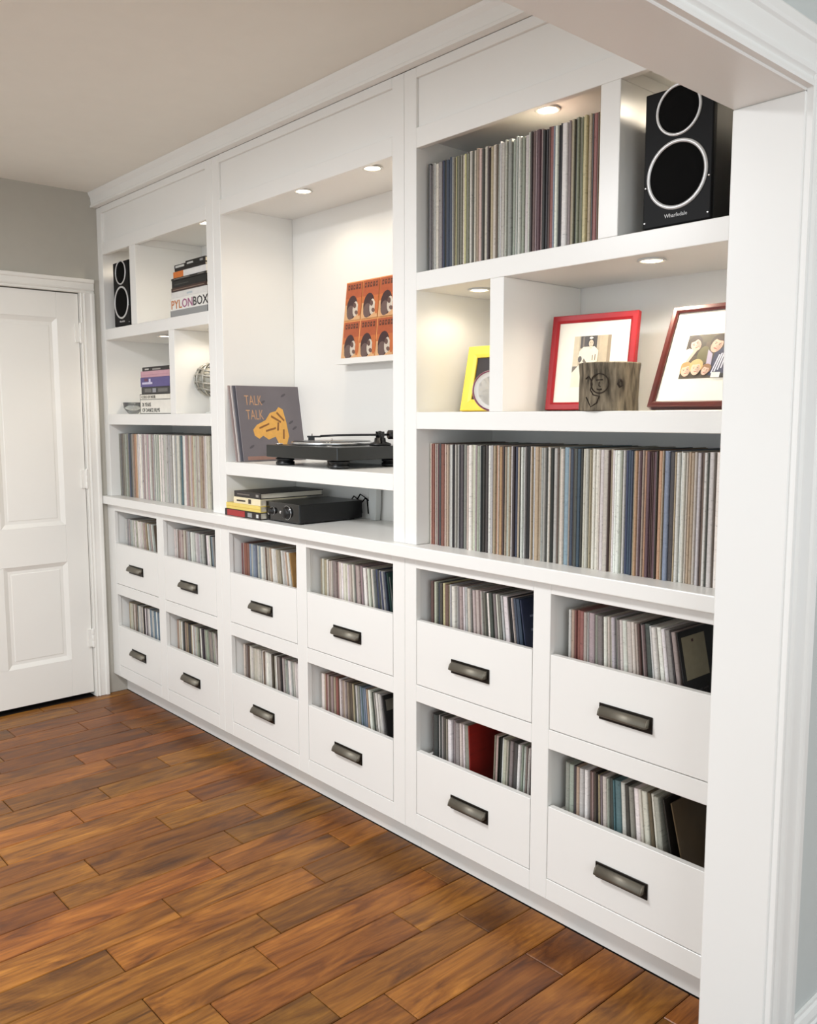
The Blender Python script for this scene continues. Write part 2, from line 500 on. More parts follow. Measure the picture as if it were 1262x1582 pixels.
CUP, PLATE = pull_mesh()
base_lab = ['white base cabinet with four open-topped drawers beside the panelled door', 'white base cabinet with four open-topped drawers below the turntable',
            'white base cabinet with four open-topped drawers beside the cased opening']
for ui, (ua, ub) in enumerate(U):
    t = thing('base_cabinet', base_lab[ui], 'cabinet', (ua, 0, 0), group='base cabinets of the built-in')
    def B(name, x0, x1, y0, y1, z0, z1, bev=0.0012):
        return box(name, x0-ua, x1-ua, y0, y1, z0, z1, PAINT, t, bev)
    c1, c2 = COLS[2*ui], COLS[2*ui+1]
    for x0, x1 in ((ua, c1[0]), (c1[1], c2[0]), (c2[1], ub)):
        B('stile', x0, x1, 0, 0.02, B3, 0.9995)
        B('partition', x0+0.004, x1-0.004 if x1 != ub else x1, 0.0202, DEP, B3+0.001, 0.9995)
    for x0, x1 in (c1, c2):
        B('rail', x0+0.0002, x1-0.0002, 0, 0.02, A0, 0.9995)
        B('rail', x0+0.0002, x1-0.0002, 0, 0.02, B0, A2-0.0005)
        B('rail', x0+0.0002, x1-0.0002, 0, 0.02, B3, B2-0.0005)
        B('dust_panel', x0-0.0035, x1+0.0035, 0.0203, DEP, B0+0.02, A2-0.006, 0)
        B('bottom_panel', x0-0.0035, x1+0.0035, 0.0203, DEP, B3+0.01, B2-0.006, 0)
    B('back_panel', ua, ub, DEP+0.0005, DEP+0.012, B3, 0.9995, 0)
    B('toe_kick', ua+(0.0 if ui else 0.0), ub, 0.070, 0.086, 0.0, B3-0.0005)
    for x0, x1 in (c1, c2):
        for z0, z1 in ((A2, A1), (B2, B1)):
            g = 0.0022
            cx = (x0+x1)/2-ua
            bm = bmesh.new()
            hw = (x1-x0)/2-g
            bx(bm, -hw, hw, 0.0, 0.019, g, z1-z0); bevel(bm, 0.0012)
            d = obj('drawer', bm, PAINT, t); d.location = (cx, 0.0, z0)
            bm = bmesh.new(); hw -= 0.006
            bx(bm, -hw, -hw+0.012, 0.0192, 0.335, 0.006, z1-z0-0.018); bx(bm, hw-0.012, hw, 0.0192, 0.335, 0.006, z1-z0-0.018)
            bx(bm, -hw+0.012, hw-0.012, 0.323, 0.335, 0.006, z1-z0-0.018); bx(bm, -hw+0.012, hw-0.012, 0.0192, 0.323, 0.010, 0.018)
            bo = obj('drawer_box', bm, PAINT, d)
            for me, nm, lb in ((PLATE, 'pull_plate', 'dark bronze back plate'), (CUP, 'cup_pull', 'pewter cup pull')):
                q = bpy.data.objects.new(nm, me); COL.objects.link(q); q.parent = d; q.location = (0, -0.0002, (z1-z0)/2-0.008); q['label'] = lb

bm = bmesh.new(); bx(bm, 0.0015, JX0-0.0075, -0.030, 0.357, 1.0002, CT_Z); bevel(bm, 0.003, 2)
tag(obj('worktop', bm, PAINT), 'long continuous white worktop lying over all the drawer cabinets', 'worktop')

Z1T, Z2, Z2T, Z3, Z3T, ZTOP = 1.403, 1.455, 1.822, 1.875, 2.238, 2.268
Z0 = CT_Z+0.0004
IN = [(0.057, 1.092), (1.204, 2.251), (2.361, 3.388)]
sh_lab = ['white bookcase unit with uneven cubbies beside the panelled door', 'white bookcase unit with one tall lit niche over a turntable shelf',
          'white bookcase unit with long record shelf beside the cased opening']
for ui, (ua, ub) in enumerate(U):
    t = thing('bookcase', sh_lab[ui], 'bookcase', (ua, 0, Z0), group='upper units of the built-in')
    def S(name, x0, x1, y0, y1, z0, z1, bev=0.0012):
        return box(name, x0-ua, x1-ua, y0, y1, z0-Z0, z1-Z0, PAINT, t, bev)
    a, b_ = IN[ui]
    S('side_panel', ua, a, 0, DEP, Z0, 2.468); S('side_panel', b_, ub, 0, DEP, Z0, 2.468)
    S('back_panel', ua, ub, DEP+0.0004, DEP+0.012, Z0, 2.468, 0)
    e = 0.0003
    S('rail', a+e, b_-e, 0, 0.02, Z3T, 2.296); S('rail', a+e, b_-e, 0, 0.02, 2.438, 2.4685)
    S('frieze_panel', a+e, b_-e, 0.009, 0.02, 2.2962, 2.4378, 0)
    S('top_panel', a+e, b_-e, 0.0204, DEP-e, ZTOP, ZTOP+0.025, 0)
    if ui != 1:
        S('shelf', a+e, b_-e, 0, DEP-e, Z1T, Z2); S('shelf', a+e, b_-e, 0, DEP-e, Z2T, Z3)
        if ui == 0:
            up_, lo_ = (0.362, 0.424), (0.734, 0.785)
        else:
            up_, lo_ = (3.024, 3.081), (2.665, 2.716)
        S('divider', up_[0], up_[1], 0, DEP-e, Z3+e, Z3T-e); S('divider', up_[0], up_[1], 0.0204, DEP-e, Z3T, ZTOP-e, 0)
        S('divider', lo_[0], lo_[1], 0, DEP-e, Z2+e, Z2T-e)
    else:
        S('shelf', a+e, b_-e, 0, DEP-e, 1.205, 1.2585)
SH2 = 1.2589     # top of the turntable shelf

# ---------------------------------------------------------------- recessed downlights
ring_bm = bmesh.new()
lathe(ring_bm, [(0.031, 0.0), (0.036, -0.0035), (0.031, -0.006), (0.026, -0.0035), (0.025, 0.0)], seg=28)
RING = bpy.data.meshes.new('trim_ring'); ring_bm.to_mesh(RING); ring_bm.free(); RING.materials.append(WHITEPL)
lens_bm = bmesh.new(); lathe(lens_bm, [(0.0245, -0.0004), (0.0245, -0.003), (0.016, -0.0052), (0.002, -0.006)], seg=24)
LENSM = bpy.data.meshes.new('lens'); lens_bm.to_mesh(LENSM); lens_bm.free(); LENSM.materials.append(LENS)


def puck(x, y, z, where, power=2.2, size=166):
    t = thing('downlight', 'small round recessed downlight ' + where, 'light', (x, y, z-0.0004), group='downlights in the built-in')
    for me, n in ((RING, 'trim_ring'), (LENSM, 'lens')):
        o = bpy.data.objects.new(n, me); COL.objects.link(o); o.parent = t
    d = bpy.data.lights.new('bulb', 'SPOT'); d.energy = power*1.9; d.spot_size = math.radians(size); d.spot_blend = 0.5
    d.shadow_soft_size = 0.03; d.color = (1.0, 0.87, 0.70)
    l = bpy.data.objects.new('bulb', d); COL.objects.link(l); l.parent = t; l.location = (0, 0, -0.012)
    return t


puck(1.635, 0.10, ZTOP, 'over the grey album in the tall niche', 1.9)
puck(2.034, 0.10, ZTOP, 'over the orange print in the tall niche', 1.9)
puck(2.778, 0.10, ZTOP, 'over the records on the top shelf', 2.6)
puck(3.235, 0.20, ZTOP, 'above the speaker beside the cased opening', 3.2)
puck(3.131, 0.075, Z2T, 'over the wood-framed photos', 3.9)
puck(2.51, 0.12, Z2T, 'over the yellow frame', 1.0)
puck(0.923, 0.085, ZTOP, 'over the stack with the lettered white box', 3.2)
puck(0.21, 0.20, ZTOP, 'above the speaker nearest the panelled door', 2.4)
puck(0.50, 0.10, Z2T, 'over the stack of film books', 2.0)
puck(0.935, 0.12, Z2T, 'over the silver openwork orb', 0.8)

# ================================================================ RECORDS
PAL = {
    'cream': (206, 198, 182), 'ivory': (224, 220, 211), 'pale grey': (180, 178, 172), 'warm grey': (140, 134, 127), 'tan': (174, 154, 128),
    'dusty pink': (182, 160, 154), 'charcoal': (76, 73, 71), 'black': (36, 35, 35), 'navy blue': (60, 70, 92), 'sky blue': (126, 144, 160),
    'brick red': (146, 90, 78), 'orange': (190, 144, 110), 'olive': (134, 132, 108), 'sage green': (160, 166, 152), 'brown': (108, 90, 76),
    'burgundy': (96, 68, 70), 'teal': (80, 112, 120), 'straw yellow': (200, 188, 134)}
PAL = {k: tuple(int(sum(c)/3 + (v - sum(c)/3)*0.85) for v in c) for k, c in PAL.items()}
WT = {'cream': 17, 'ivory': 17, 'pale grey': 14, 'warm grey': 12, 'tan': 8, 'dusty pink': 7, 'charcoal': 8, 'black': 6, 'navy blue': 2.5, 'sky blue': 2, 'brick red': 2,
      'orange': 2, 'olive': 2.5, 'sage green': 4, 'brown': 4, 'burgundy': 2, 'teal': 1, 'straw yellow': 1.5}


def pick(bias=None):
    w = dict(WT)
    for k, v in (bias or {}).items():
        w[k] = w[k]*v
    return random.choices(list(w), list(w.values()))[0]


def sleeve_geo(bm, T=Matrix.Identity(4), t=1.0):
    """sleeve 315 mm square, spine towards -y, softened spine edges, mouth slightly open at the back"""
    h = t/2
    prof = [(-h, 0.0050), (-h*0.86, 0.0016), (-h*0.5, 0.0), (h*0.5, 0.0), (h*0.86, 0.0016), (h, 0.0050), (h*0.98, 0.3135), (h*0.3, 0.3135), (0, 0.300), (-h*0.3, 0.3135), (-h*0.98, 0.3135)]
    lo = [bm.verts.new(T @ Vector((x, y, 0.0))) for x, y in prof]; hi = [bm.verts.new(T @ Vector((x, y, 1.0))) for x, y in prof]
    n = len(prof); fs = []
    for i in range(n):
        fs.append(bm.faces.new((lo[i], lo[(i+1) % n], hi[(i+1) % n], hi[i])))
    fs.append(bm.faces.new(lo[::-1])); fs.append(bm.faces.new(hi))
    return fs


bm = bmesh.new(); sleeve_geo(bm); bmesh.ops.recalc_face_normals(bm, faces=list(bm.faces))
LPM = bpy.data.meshes.new('sleeve'); bm.to_mesh(LPM); bm.free(); LPM.materials.append(SLEEVE)
n_lp = [0]
ROWS = bmesh.new(); rows_layer = ROWS.loops.layers.float_color.new('sleeve')


def jitter(rgb):
    k = random.uniform(0.88, 1.08); return tuple(min(255, max(0, v*k + random.uniform(-5, 5))) for v in rgb)


def add_lp(x, y, z, t, h, a, colour, label=None, group=None, stuff=False):
    """x: middle of the spine at the bottom, a: lean (top towards -x)"""
    zz = z + abs(math.sin(a))*t/2 + 0.0003
    c = lin(jitter(PAL[colour]))
    if stuff:
        T = Matrix.Translation((x, y, zz)) @ Matrix.Rotation(-a, 4, 'Y') @ Matrix.Diagonal((t, 1, h, 1))
        for f in sleeve_geo(ROWS, T):
            for l in f.loops:
                l[rows_layer] = c
        return None
    o = bpy.data.objects.new('vinyl_record', LPM); COL.objects.link(o)
    o.location = (x, y, zz); o.rotation_euler = (0, -a, 0); o.scale = (t, 1, h); o.color = c
    tag(o, label, 'record', group); n_lp[0] += 1
    return o




def emit_row(items, where, group, stuff):
    for i, it in enumerate(items):
        c = it[6]
        if i == 0:
            lab = '%s-spined vinyl record first beside %s one %s' % (c, items[1][6], where)
        elif i == len(items)-1:
            lab = '%s-spined vinyl record last beside %s one %s' % (c, items[i-1][6], where)
        else:
            lab = '%s-spined vinyl record between %s and %s ones %s' % (c, items[i-1][6], items[i+1][6], where)
        add_lp(*it, lab, group, stuff)


def row(x0, x1, y, z, mean, where, group, clusters=(), bias=None, stuff=False, yj=0.004, maxh=0.3175, lean=0.0):
    x = x0; items = []
    while True:
        f = (x-x0)/(x1-x0); t = min(0.016, max(0.0036, random.gauss(mean, mean*0.45)))
        colour = pick(bias)
        for (fa, fb, names) in clusters:
            if fa <= f < fb:
                colour = random.choice(names)
        if x + t > x1:
            break
        items.append((x+t/2, y+random.uniform(-yj, yj), z, t, random.uniform(0.3135, maxh), lean, colour))
        x += t + (random.uniform(0.0012, 0.0026) if random.random() < 0.22 else 0.0002)
    emit_row(items, where, group, stuff)


def leaning(x0, x1, y, z, mean, a0, a1, where, group, colours=(), bias=None, stuff=False, power=1.6):
    """a drawer of records: upright against the left side, leaning more and more to the right"""
    x = x0; prev = None; h = 0.315; items = []
    while True:
        f = min(1, (x-x0)/(x1-x0)); a = math.radians(a0+(a1-a0)*f**power)
        t = max(0.0036, random.gauss(mean, mean*0.4))
        if prev is not None:
            gap = random.uniform(0.001, 0.0028) if random.random() < 0.35 else 0.0003
            x = prev[0] + (prev[1]/2+t/2)/math.cos(a) + max(0, h*(math.sin(a)-math.sin(prev[2]))) + gap
        else:
            x = x0 + t/2 + h*math.sin(a)
        if x + t/2 > x1:
            break
        colour = pick(bias)
        for fa, fb, names in colours:
            if fa <= f < fb:
                colour = random.choice(names)
        items.append((x, y+random.uniform(-.005, .005), z, t, random.uniform(0.312, 0.316), a, colour))
        prev = (x, t, a)
    emit_row(items, where, group, stuff)
    return prev


# long shelf under the photographs
row(2.3645, 3.383, 0.052, CT_Z, 0.0072, 'under framed photos', 'records on the long low shelf',
    [(0.004, 0.02, ['brick red']), (0.02, 0.03, ['dusty pink']), (0.16, 0.20, ['dusty pink', 'cream', 'ivory']), (0.215, 0.245, ['charcoal', 'black']), (0.26, 0.29, ['orange', 'tan', 'cream']),
     (0.36, 0.385, ['navy blue', 'charcoal', 'ivory']), (0.40, 0.455, ['tan', 'cream', 'pale grey']), (0.515, 0.53, ['sky blue']), (0.53, 0.575, ['charcoal', 'navy blue', 'warm grey']),
     (0.58, 0.65, ['cream', 'ivory', 'tan']), (0.705, 0.73, ['navy blue']), (0.735, 0.78, ['brown', 'orange', 'burgundy', 'dusty pink']), (0.78, 0.8, ['burgundy', 'charcoal']), (0.84, 0.90, ['cream', 'ivory', 'tan']),
     (0.90, 0.97, ['charcoal', 'brown', 'ivory', 'warm grey'])])
# top shelf beside the speaker
row(2.374, 3.021, 0.036, Z3, 0.0076, 'beside the top speaker', 'records on the top shelf',
    [(0.0, 0.03, ['warm grey', 'charcoal']), (0.075, 0.16, ['navy blue', 'charcoal', 'navy blue']), (0.17, 0.27, ['straw yellow', 'olive', 'warm grey', 'cream']), (0.27, 0.4, ['dusty pink', 'tan', 'pale grey', 'charcoal', 'cream']),
     (0.46, 0.62, ['pale grey', 'sage green', 'ivory', 'pale grey']), (0.63, 0.72, ['burgundy', 'charcoal', 'dusty pink', 'black']), (0.74, 0.8, ['navy blue', 'sky blue', 'ivory', 'black']),
     (0.82, 0.92, ['olive', 'tan', 'straw yellow', 'black']), (0.92, 1.0, ['brown', 'brick red', 'charcoal', 'tan'])], yj=0.004, maxh=0.320)
DA, DB = A2+0.0185, B2+0.0185
YR = 0.045
E1, E2 = COLS[5]; F1, F2 = COLS[4]
leaning(E1+0.024, E2-0.088, YR, DA, 0.0096, 0.5, 10.0, 'in upper drawer by jamb', 'records in the upper end drawer',
        [(0.05, 0.13, ['brick red', 'dusty pink', 'burgundy']), (0.2, 0.3, ['charcoal', 'warm grey', 'burgundy']), (0.35, 0.6, ['ivory', 'pale grey', 'cream', 'warm grey']), (0.62, 0.72, ['burgundy', 'dusty pink', 'charcoal']), (0.72, 0.86, ['ivory', 'charcoal', 'ivory']), (0.88, 1, ['charcoal', 'black', 'warm grey'])])
leaning(E1+0.024, E2-0.115, YR, DB, 0.0096, 0.5, 9.5, 'in lower drawer by jamb', 'records in the lower end drawer',
        [(0.0, 0.1, ['charcoal', 'black', 'sage green']), (0.2, 0.3, ['brown', 'burgundy', 'dusty pink']), (0.46, 0.54, ['teal', 'sky blue', 'teal']), (0.54, 0.7, ['charcoal', 'warm grey', 'ivory', 'black']), (0.75, 0.9, ['ivory', 'cream', 'brown'])])
leaning(F1+0.024, F2-0.05, YR, DA, 0.0096, 0.5, 8.5, 'in upper inner drawer', 'records in an upper inner drawer',
        [(0.03, 0.08, ['sky blue', 'navy blue']), (0.12, 0.2, ['brick red', 'brown', 'tan']), (0.25, 0.6, ['cream', 'ivory', 'warm grey', 'dusty pink', 'pale grey']), (0.62, 0.85, ['charcoal', 'warm grey', 'ivory', 'pale grey']), (0.92, 1, ['navy blue'])])
p = leaning(F1+0.024, F1+0.205, YR, DB, 0.0096, 0.5, 2.6, 'before the red sleeve', 'records before the red sleeve', [(0, .3, ['charcoal', 'warm grey', 'pale grey', 'navy blue']), (.3, 1, ['ivory', 'warm grey', 'charcoal', 'cream'])])
# the red sleeve whose cover shows in the gap
REDC = (150, 32, 20)
PAL['bright red'] = REDC
add_lp(p[0]+p[1]/2+0.0047+0.004, YR, DB, 0.005, 0.315, math.radians(3.1), 'bright red', 'bright red record sleeve showing its cover between leaning records', None)
row(F1+0.2855, F2-0.012, YR, DB, 0.0096, 'past the red sleeve', 'records beyond the red sleeve', [(0.3, .45, ['charcoal', 'warm grey', 'pale grey']), (0.85, 1, ['olive', 'pale grey'])],
    bias={'ivory': 2, 'dusty pink': 2}, lean=-0.035)


# sleeves whose covers show at the end of each drawer
def cover(x, z, a, rgb, label, prints=(), y=YR, t=0.005):
    """a sleeve leaning over at the end of the drawer; prints on its +x face: (rgb, y0, y1, z0, z1)"""
    th = thing('vinyl_record', label, 'record', (x, y, z + math.sin(a)*t/2 + 0.0004), (0, -a, 0))
    b3 = bmesh.new(); sleeve_geo(b3, Matrix.Diagonal((t, 1, 0.315, 1)), 1.0)
    obj('sleeve', b3, mat('cover_%d_%d_%d' % rgb, rgb, 0.45, var=0.10, scale=22), th)
    for i, (c, y0, y1, z0, z1) in enumerate(prints):
        box('cover_print', t/2+0.0001, t/2+0.0005+0.0001*i, y0, y1, z0, z1, ink(c), th, 0)
    return th


def ends(ci, z, gap, a, rgb, label, prints=()):
    return cover(COLS[ci][1]-gap, z, math.radians(a), rgb, label, prints)


e1 = ends(5, DA, 0.074, 11.5, (14, 14, 15), 'black record sleeve with large cream sticker leaning at the drawer end', [((150, 142, 118), 0.012, 0.118, 0.195, 0.300), ((60, 20, 25), 0.055, 0.064, 0.284, 0.291)])
text('cover_lettering', 'METAL', 0.045, ink((60, 58, 58)), e1, (0.0027, 0.02, 0.135), (math.pi/2, 0, math.pi/2))
ends(5, DB, 0.098, 11.0, (40, 37, 34), 'dark grey record sleeve leaning at the end of the lower drawer')
ends(5, DB, 0.060, 14.0, (84, 68, 46), 'worn brown card sleeve slumped at the end of the lower drawer', [((60, 50, 40), 0.02, 0.3, 0.02, 0.08)])
ends(4, DA, 0.034, 9.5, (38, 46, 72), 'dark navy record sleeve with fan of pale stripes at the drawer end',
     [((120, 128, 150), 0.03, 0.20, 0.262+0.0, 0.268), ((120, 128, 150), 0.03, 0.22, 0.222, 0.229), ((110, 118, 142), 0.03, 0.24, 0.178, 0.186)])
ends(3, DA, 0.032, 9.5, (34, 62, 58), 'dark green mottled record sleeve at the end of a drawer', [((70, 84, 84), 0.02, 0.20, 0.19, 0.28), ((150, 155, 155), 0.006, 0.010, 0.02, 0.30)])
ends(3, DB, 0.050, 11.0, (28, 27, 28), 'black record sleeve with grey portrait blotches at a drawer end', [((112, 108, 98), 0.01, 0.11, 0.262, 0.30), ((118, 118, 122), 0.05, 0.10, 0.16, 0.235), ((88, 88, 92), 0.07, 0.13, 0.12, 0.17)])
ends(2, DA, 0.056, 10.5, (176, 136, 84), 'tan kraft record sleeve leaning at the end of a drawer')
ends(2, DB, 0.024, 6.0, (44, 96, 150), 'bright blue record sleeve at the end of a drawer', [((150, 140, 110), 0.01, 0.12, 0.285, 0.31)])
ends(1, DA, 0.040, 7.0, (42, 38, 36), 'near-black record sleeve at the end of a drawer below speaker-side shelves')
ends(1, DB, 0.046, 8.0, (52, 48, 48), 'charcoal record sleeve with grey figures at a drawer end', [((92, 88, 86), 0.03, 0.16, 0.17, 0.28)])
ends(0, DA, 0.068, 11.0, (96, 82, 68), 'brown card record sleeve leaning in the drawer nearest the door')
ends(0, DB, 0.024, 5.0, (78, 108, 132), 'dusty blue record sleeve in the lower drawer nearest the door')

# the smaller rows: one uncounted mass of sleeves
for ci, z, gap, aa, cl in ((0, DA, 0.085, 10, [(0, .3, ['pale grey', 'ivory', 'warm grey']), (.3, 1, ['cream', 'ivory', 'dusty pink', 'tan'])]),
                           (0, DB, 0.04, 4, [(0, .25, ['tan', 'brown', 'cream']), (.6, 1, ['pale grey', 'sky blue', 'ivory'])]),
                           (1, DA, 0.055, 6, [(0, .3, ['dusty pink', 'cream', 'brown', 'ivory']), (.3, .7, ['pale grey', 'brown', 'ivory'])]), (1, DB, 0.06, 7, [(0, .4, ['brown', 'charcoal', 'ivory', 'tan'])]),
                           (2, DA, 0.072, 9, [(0, .12, ['brick red', 'dusty pink']), (.12, .4, ['pale grey', 'charcoal', 'sky blue']), (.5, 1, ['ivory', 'tan', 'cream'])]),
                           (2, DB, 0.038, 5, [(0, .6, ['brown', 'ivory', 'cream', 'warm grey']), (.7, 1, ['ivory', 'pale grey'])]),
                           (3, DA, 0.048, 8, [(0, .15, ['tan', 'brown', 'cream']), (.15, .7, ['cream', 'ivory', 'dusty pink', 'warm grey']), (.78, 1, ['navy blue', 'charcoal', 'pale grey'])]),
                           (3, DB, 0.068, 9, [(0, .5, ['dusty pink', 'brown', 'ivory', 'tan', 'brick red']), (.6, .7, ['sky blue', 'teal']), (.72, 1, ['ivory', 'pale grey', 'charcoal'])])):
    leaning(COLS[ci][0]+0.024, COLS[ci][1]-gap, YR, z, 0.0092, 0.5, aa, '', '', cl, stuff=True)
row(0.0605, 1.089, 0.050, CT_Z, 0.0080, '', '', [(.0, .1, ['warm grey', 'pale grey', 'olive']), (.105, .12, ['navy blue']), (.15, .2, ['tan', 'orange']), (.2, .4, ['dusty pink', 'pale grey', 'ivory']), (.4, .55, ['sage green', 'pale grey', 'ivory']), (.65, .9, ['cream', 'tan', 'ivory', 'dusty pink']), (.9, 1, ['sage green', 'pale grey', 'warm grey'])],
    bias={'black': 0.2, 'charcoal': 0.4}, stuff=True)
me = bpy.data.meshes.new('record_rows'); bmesh.ops.recalc_face_normals(ROWS, faces=list(ROWS.faces)); ROWS.to_mesh(me); ROWS.free(); me.materials.append(SLEEVE_A)
ro = bpy.data.objects.new('record_rows', me); COL.objects.link(ro); ro['kind'] = 'stuff'
tag(ro, 'packed rows of vinyl records in the drawers and low shelf towards the door', 'records')

# ================================================================ SPEAKERS


def speaker(loc, label, w=0.174, h=0.312, d=0.27):
    t = thing('bookshelf_speaker', label, 'speaker', loc, group='pair of speakers')
    bm = bmesh.new(); bx(bm, -w/2, w/2, 0.012, d, 0.006, h); bevel(bm, 0.003, 2); obj('cabinet', bm, mat('speaker_veneer', (22, 19, 15), 0.35, var=0.25, scale=12, stretch=(6, 6, 0.6)), t)
    bm = bmesh.new(); bx(bm, -w/2-0.0005, w/2+0.0005, 0.0, 0.0118, 0.006, h); bevel(bm, 0.003, 2); obj('baffle', bm, BAFFLE, t)
    for (cz, r, nm) in ((0.118, 0.0775, 'woofer'), (0.2605, 0.0575, 'tweeter')):
        bm = bmesh.new(); lathe(bm, [(r*0.90, -0.0002), (r*0.89, -0.0022), (r*0.94, -0.0042), (r, -0.003), (r*1.005, -0.0002)], (0, 0, cz), 56, axis='y')
        # open ring: drop the two caps
        caps = [f for f in bm.faces if len(f.verts) > 4]; bmesh.ops.delete(bm, geom=caps, context='FACES_ONLY')
        obj(nm+'_ring', bm, RINGW, t, 'thin silver ring')
        bm = bmesh.new(); lathe(bm, [(r*0.895, -0.0003), (r*0.88, -0.0012), (r*0.6, -0.0016), (r*0.2, -0.003), (r*0.02, -0.0034)], (0, 0, cz), 48, axis='y')
        obj(nm, bm, BLACKM, t)
    for sx in (-1, 1):
        for cz in (0.02, 0.10):
            bm = bmesh.new(); lathe(bm, [(0.0028, -0.0002), (0.0024, -0.002), (0.0008, -0.0026)], (sx*(w/2-0.006), 0, cz), 10, axis='y'); obj('grille_peg', bm, SILVER, t)
    for sx in (-1, 1):
        for yy in (0.03, d-0.03):
            bm = bmesh.new(); lathe(bm, [(0.010, 0.0002), (0.011, 0.003), (0.010, 0.0062)], (sx*(w/2-0.02), yy, 0), 12); obj('foot', bm, BLACKM, t)
    text('logo', 'Wharfedale', 0.0125, ink((205, 205, 205)), t, (0.0, -0.0005, 0.024), align='CENTER', sx=1.0)
    return t


speaker((3.2255, 0.020, Z3+0.0004), 'black two-way speaker with silver rings beside the cased opening')
speaker((0.2165, 0.020, Z3+0.0004), 'black two-way speaker with silver rings nearest the panelled door')

# ================================================================ BOOKS
PAGE = mat('book_pages', (222, 214, 196), 0.8, var=0.08, scale=120, stretch=(0.3, 0.3, 8))


def book(x0, x1, y0, z0, h, d, rgb, label, rough=0.45, bars=(), rot=0.0, paper=True, group=None, cat='book'):
    """a closed book lying flat, spine to the front; bars: coloured print on the spine (rgb, fx0, fx1, fz0, fz1)"""
    w = x1-x0
    t = thing('book', label, cat, ((x0+x1)/2, y0, z0+0.0003), (0, 0, rot), group)
    m = mat('bookcloth_%d_%d_%d' % rgb, rgb, rough, var=0.04, scale=30)
    bm = bmesh.new(); ct = min(0.003, h*0.16)
    prism(bm, [(0.0, ct*0.6), (0.0008, 0.0), (d, 0.0), (d, ct), (0.004, ct), (0.004, h-ct), (d, h-ct), (d, h), (0.0008, h), (0.0, h-ct*0.6)], -w/2, w/2, 'x')
    obj('cover', bm, m, t)
    box('pages', -w/2+0.004, w/2-0.004, 0.0042, d-0.004, ct+0.0001, h-ct-0.0001, PAGE, t, 0)
    for i, (c, a, b_, c0, c1) in enumerate(bars):
        box('spine_print', -w/2+a*w, -w/2+b_*w, -0.0006-0.0001*i, -0.00005, c0*h, c1*h, ink(c), t, 0)
    return t


G1 = 'stack with the lettered white box'
z = Z3
t = thing('box_set', 'white box set lettered in colour with a grey lower band', 'box', (0.885, 0.020, z+0.0003))
bm = bmesh.new(); bx(bm, -0.163, 0.163, 0, 0.30, 0.0, 0.084); bevel(bm, 0.0015); obj('slipcase', bm, mat('boxset_white', (238, 236, 230), 0.4, var=0.02), t)
box('grey_band', -0.1635, 0.1635, -0.0006, 0.05, 0.001, 0.031, mat('boxset_grey', (150, 151, 150), 0.45, var=0.03), t, 0.0004)
lx = -0.156
for s, c, wd in (('PYL', (196, 120, 60), 0.0), ('ON', (160, 90, 130), 0.0), ('BOX', (40, 36, 38), 0.0)):
    tt = text('lettering', s, 0.052, ink(c), t, (lx, -0.0004, 0.038), bold=0.0006, sx=1.2)
    bpy.context.view_layer.update()
    lx += tt.dimensions.x + 0.0035
z += 0.0845
book(0.730, 1.050, 0.022, z, 0.026, 0.27, (226, 224, 220), 'thin white book lying directly on the lettered box set', group=None, bars=[((190, 200, 205), 0.45, 0.6, 0.3, 0.6)]); z += 0.0265
book(0.735, 1.044, 0.020, z, 0.017, 0.27, (66, 44, 38), 'dark red-brown book with fine spine lines above white book', bars=[((150, 128, 112), 0.05, 0.95, 0.35, 0.5)]); z += 0.0175
book(0.738, 1.046, 0.022, z, 0.030, 0.27, (24, 24, 24), 'thick black book in the middle of the upper stack', bars=[((66, 66, 62), 0.08, 0.5, 0.35, 0.5)]); z += 0.0305
book(0.737, 1.043, 0.020, z, 0.010, 0.27, (36, 35, 34), 'slim black book with grey spine line under orange book', bars=[((140, 135, 128), 0.08, 0.55, 0.4, 0.65), ((140, 135, 128), 0.78, 0.95, 0.4, 0.65)]); z += 0.0105
book(0.748, 1.042, 0.024, z, 0.027, 0.26, (228, 226, 224), 'white book with an orange spine block', bars=[((214, 120, 52), 0.01, 0.32, 0.02, 0.98)]); z += 0.0275
book(0.768, 1.035, 0.022, z, 0.012, 0.25, (22, 16, 18), 'black paperback lying on the orange and white book', bars=[]); z += 0.0125
book(0.762, 0.862, 0.024, z, 0.015, 0.20, (24, 23, 23), 'small black cassette case with white label on the stack', bars=[((205, 205, 200), 0.1, 0.9, 0.15, 0.75)], cat='case')
book(0.868, 1.036, 0.022, z, 0.021, 0.22, (18, 18, 18), 'black case with pale lettering on top of the stack', bars=[((190, 190, 188), 0.08, 0.4, 0.3, 0.65), ((150, 150, 150), 0.75, 0.9, 0.3, 0.7)], cat='case')

z = Z2
t = book(0.383, 0.695, 0.020, z, 0.066, 0.27, (238, 234, 224), 'thick white film book with black outlined spine', bars=[((40, 38, 36), 0.0, 0.012, 0, 1), ((40, 38, 36), 0, 1, 0.0, 0.05)])
for i, s in enumerate(('20 YEARS', 'OF DANCE FILMS')):
    text('lettering', s, 0.025, ink((70, 68, 64)), t, (-0.133, -0.0009, 0.035-0.026*i), sx=0.9 if i == 0 else 0.95)
z += 0.0665
t = book(0.383, 0.693, 0.020, z, 0.026, 0.27, (236, 231, 218), 'thin cream book with dark outline above thick film book', bars=[((50, 48, 44), 0.0, 0.012, 0, 1), ((50, 48, 44), 0, 1, 0.9, 1.0), ((90, 86, 80), 0, 1, 0.0, 0.08)])
text('lettering', 'CODE OF NOIR', 0.019, ink((96, 92, 86)), t, (-0.138, -0.0009, 0.006), sx=1.1)
z += 0.0265
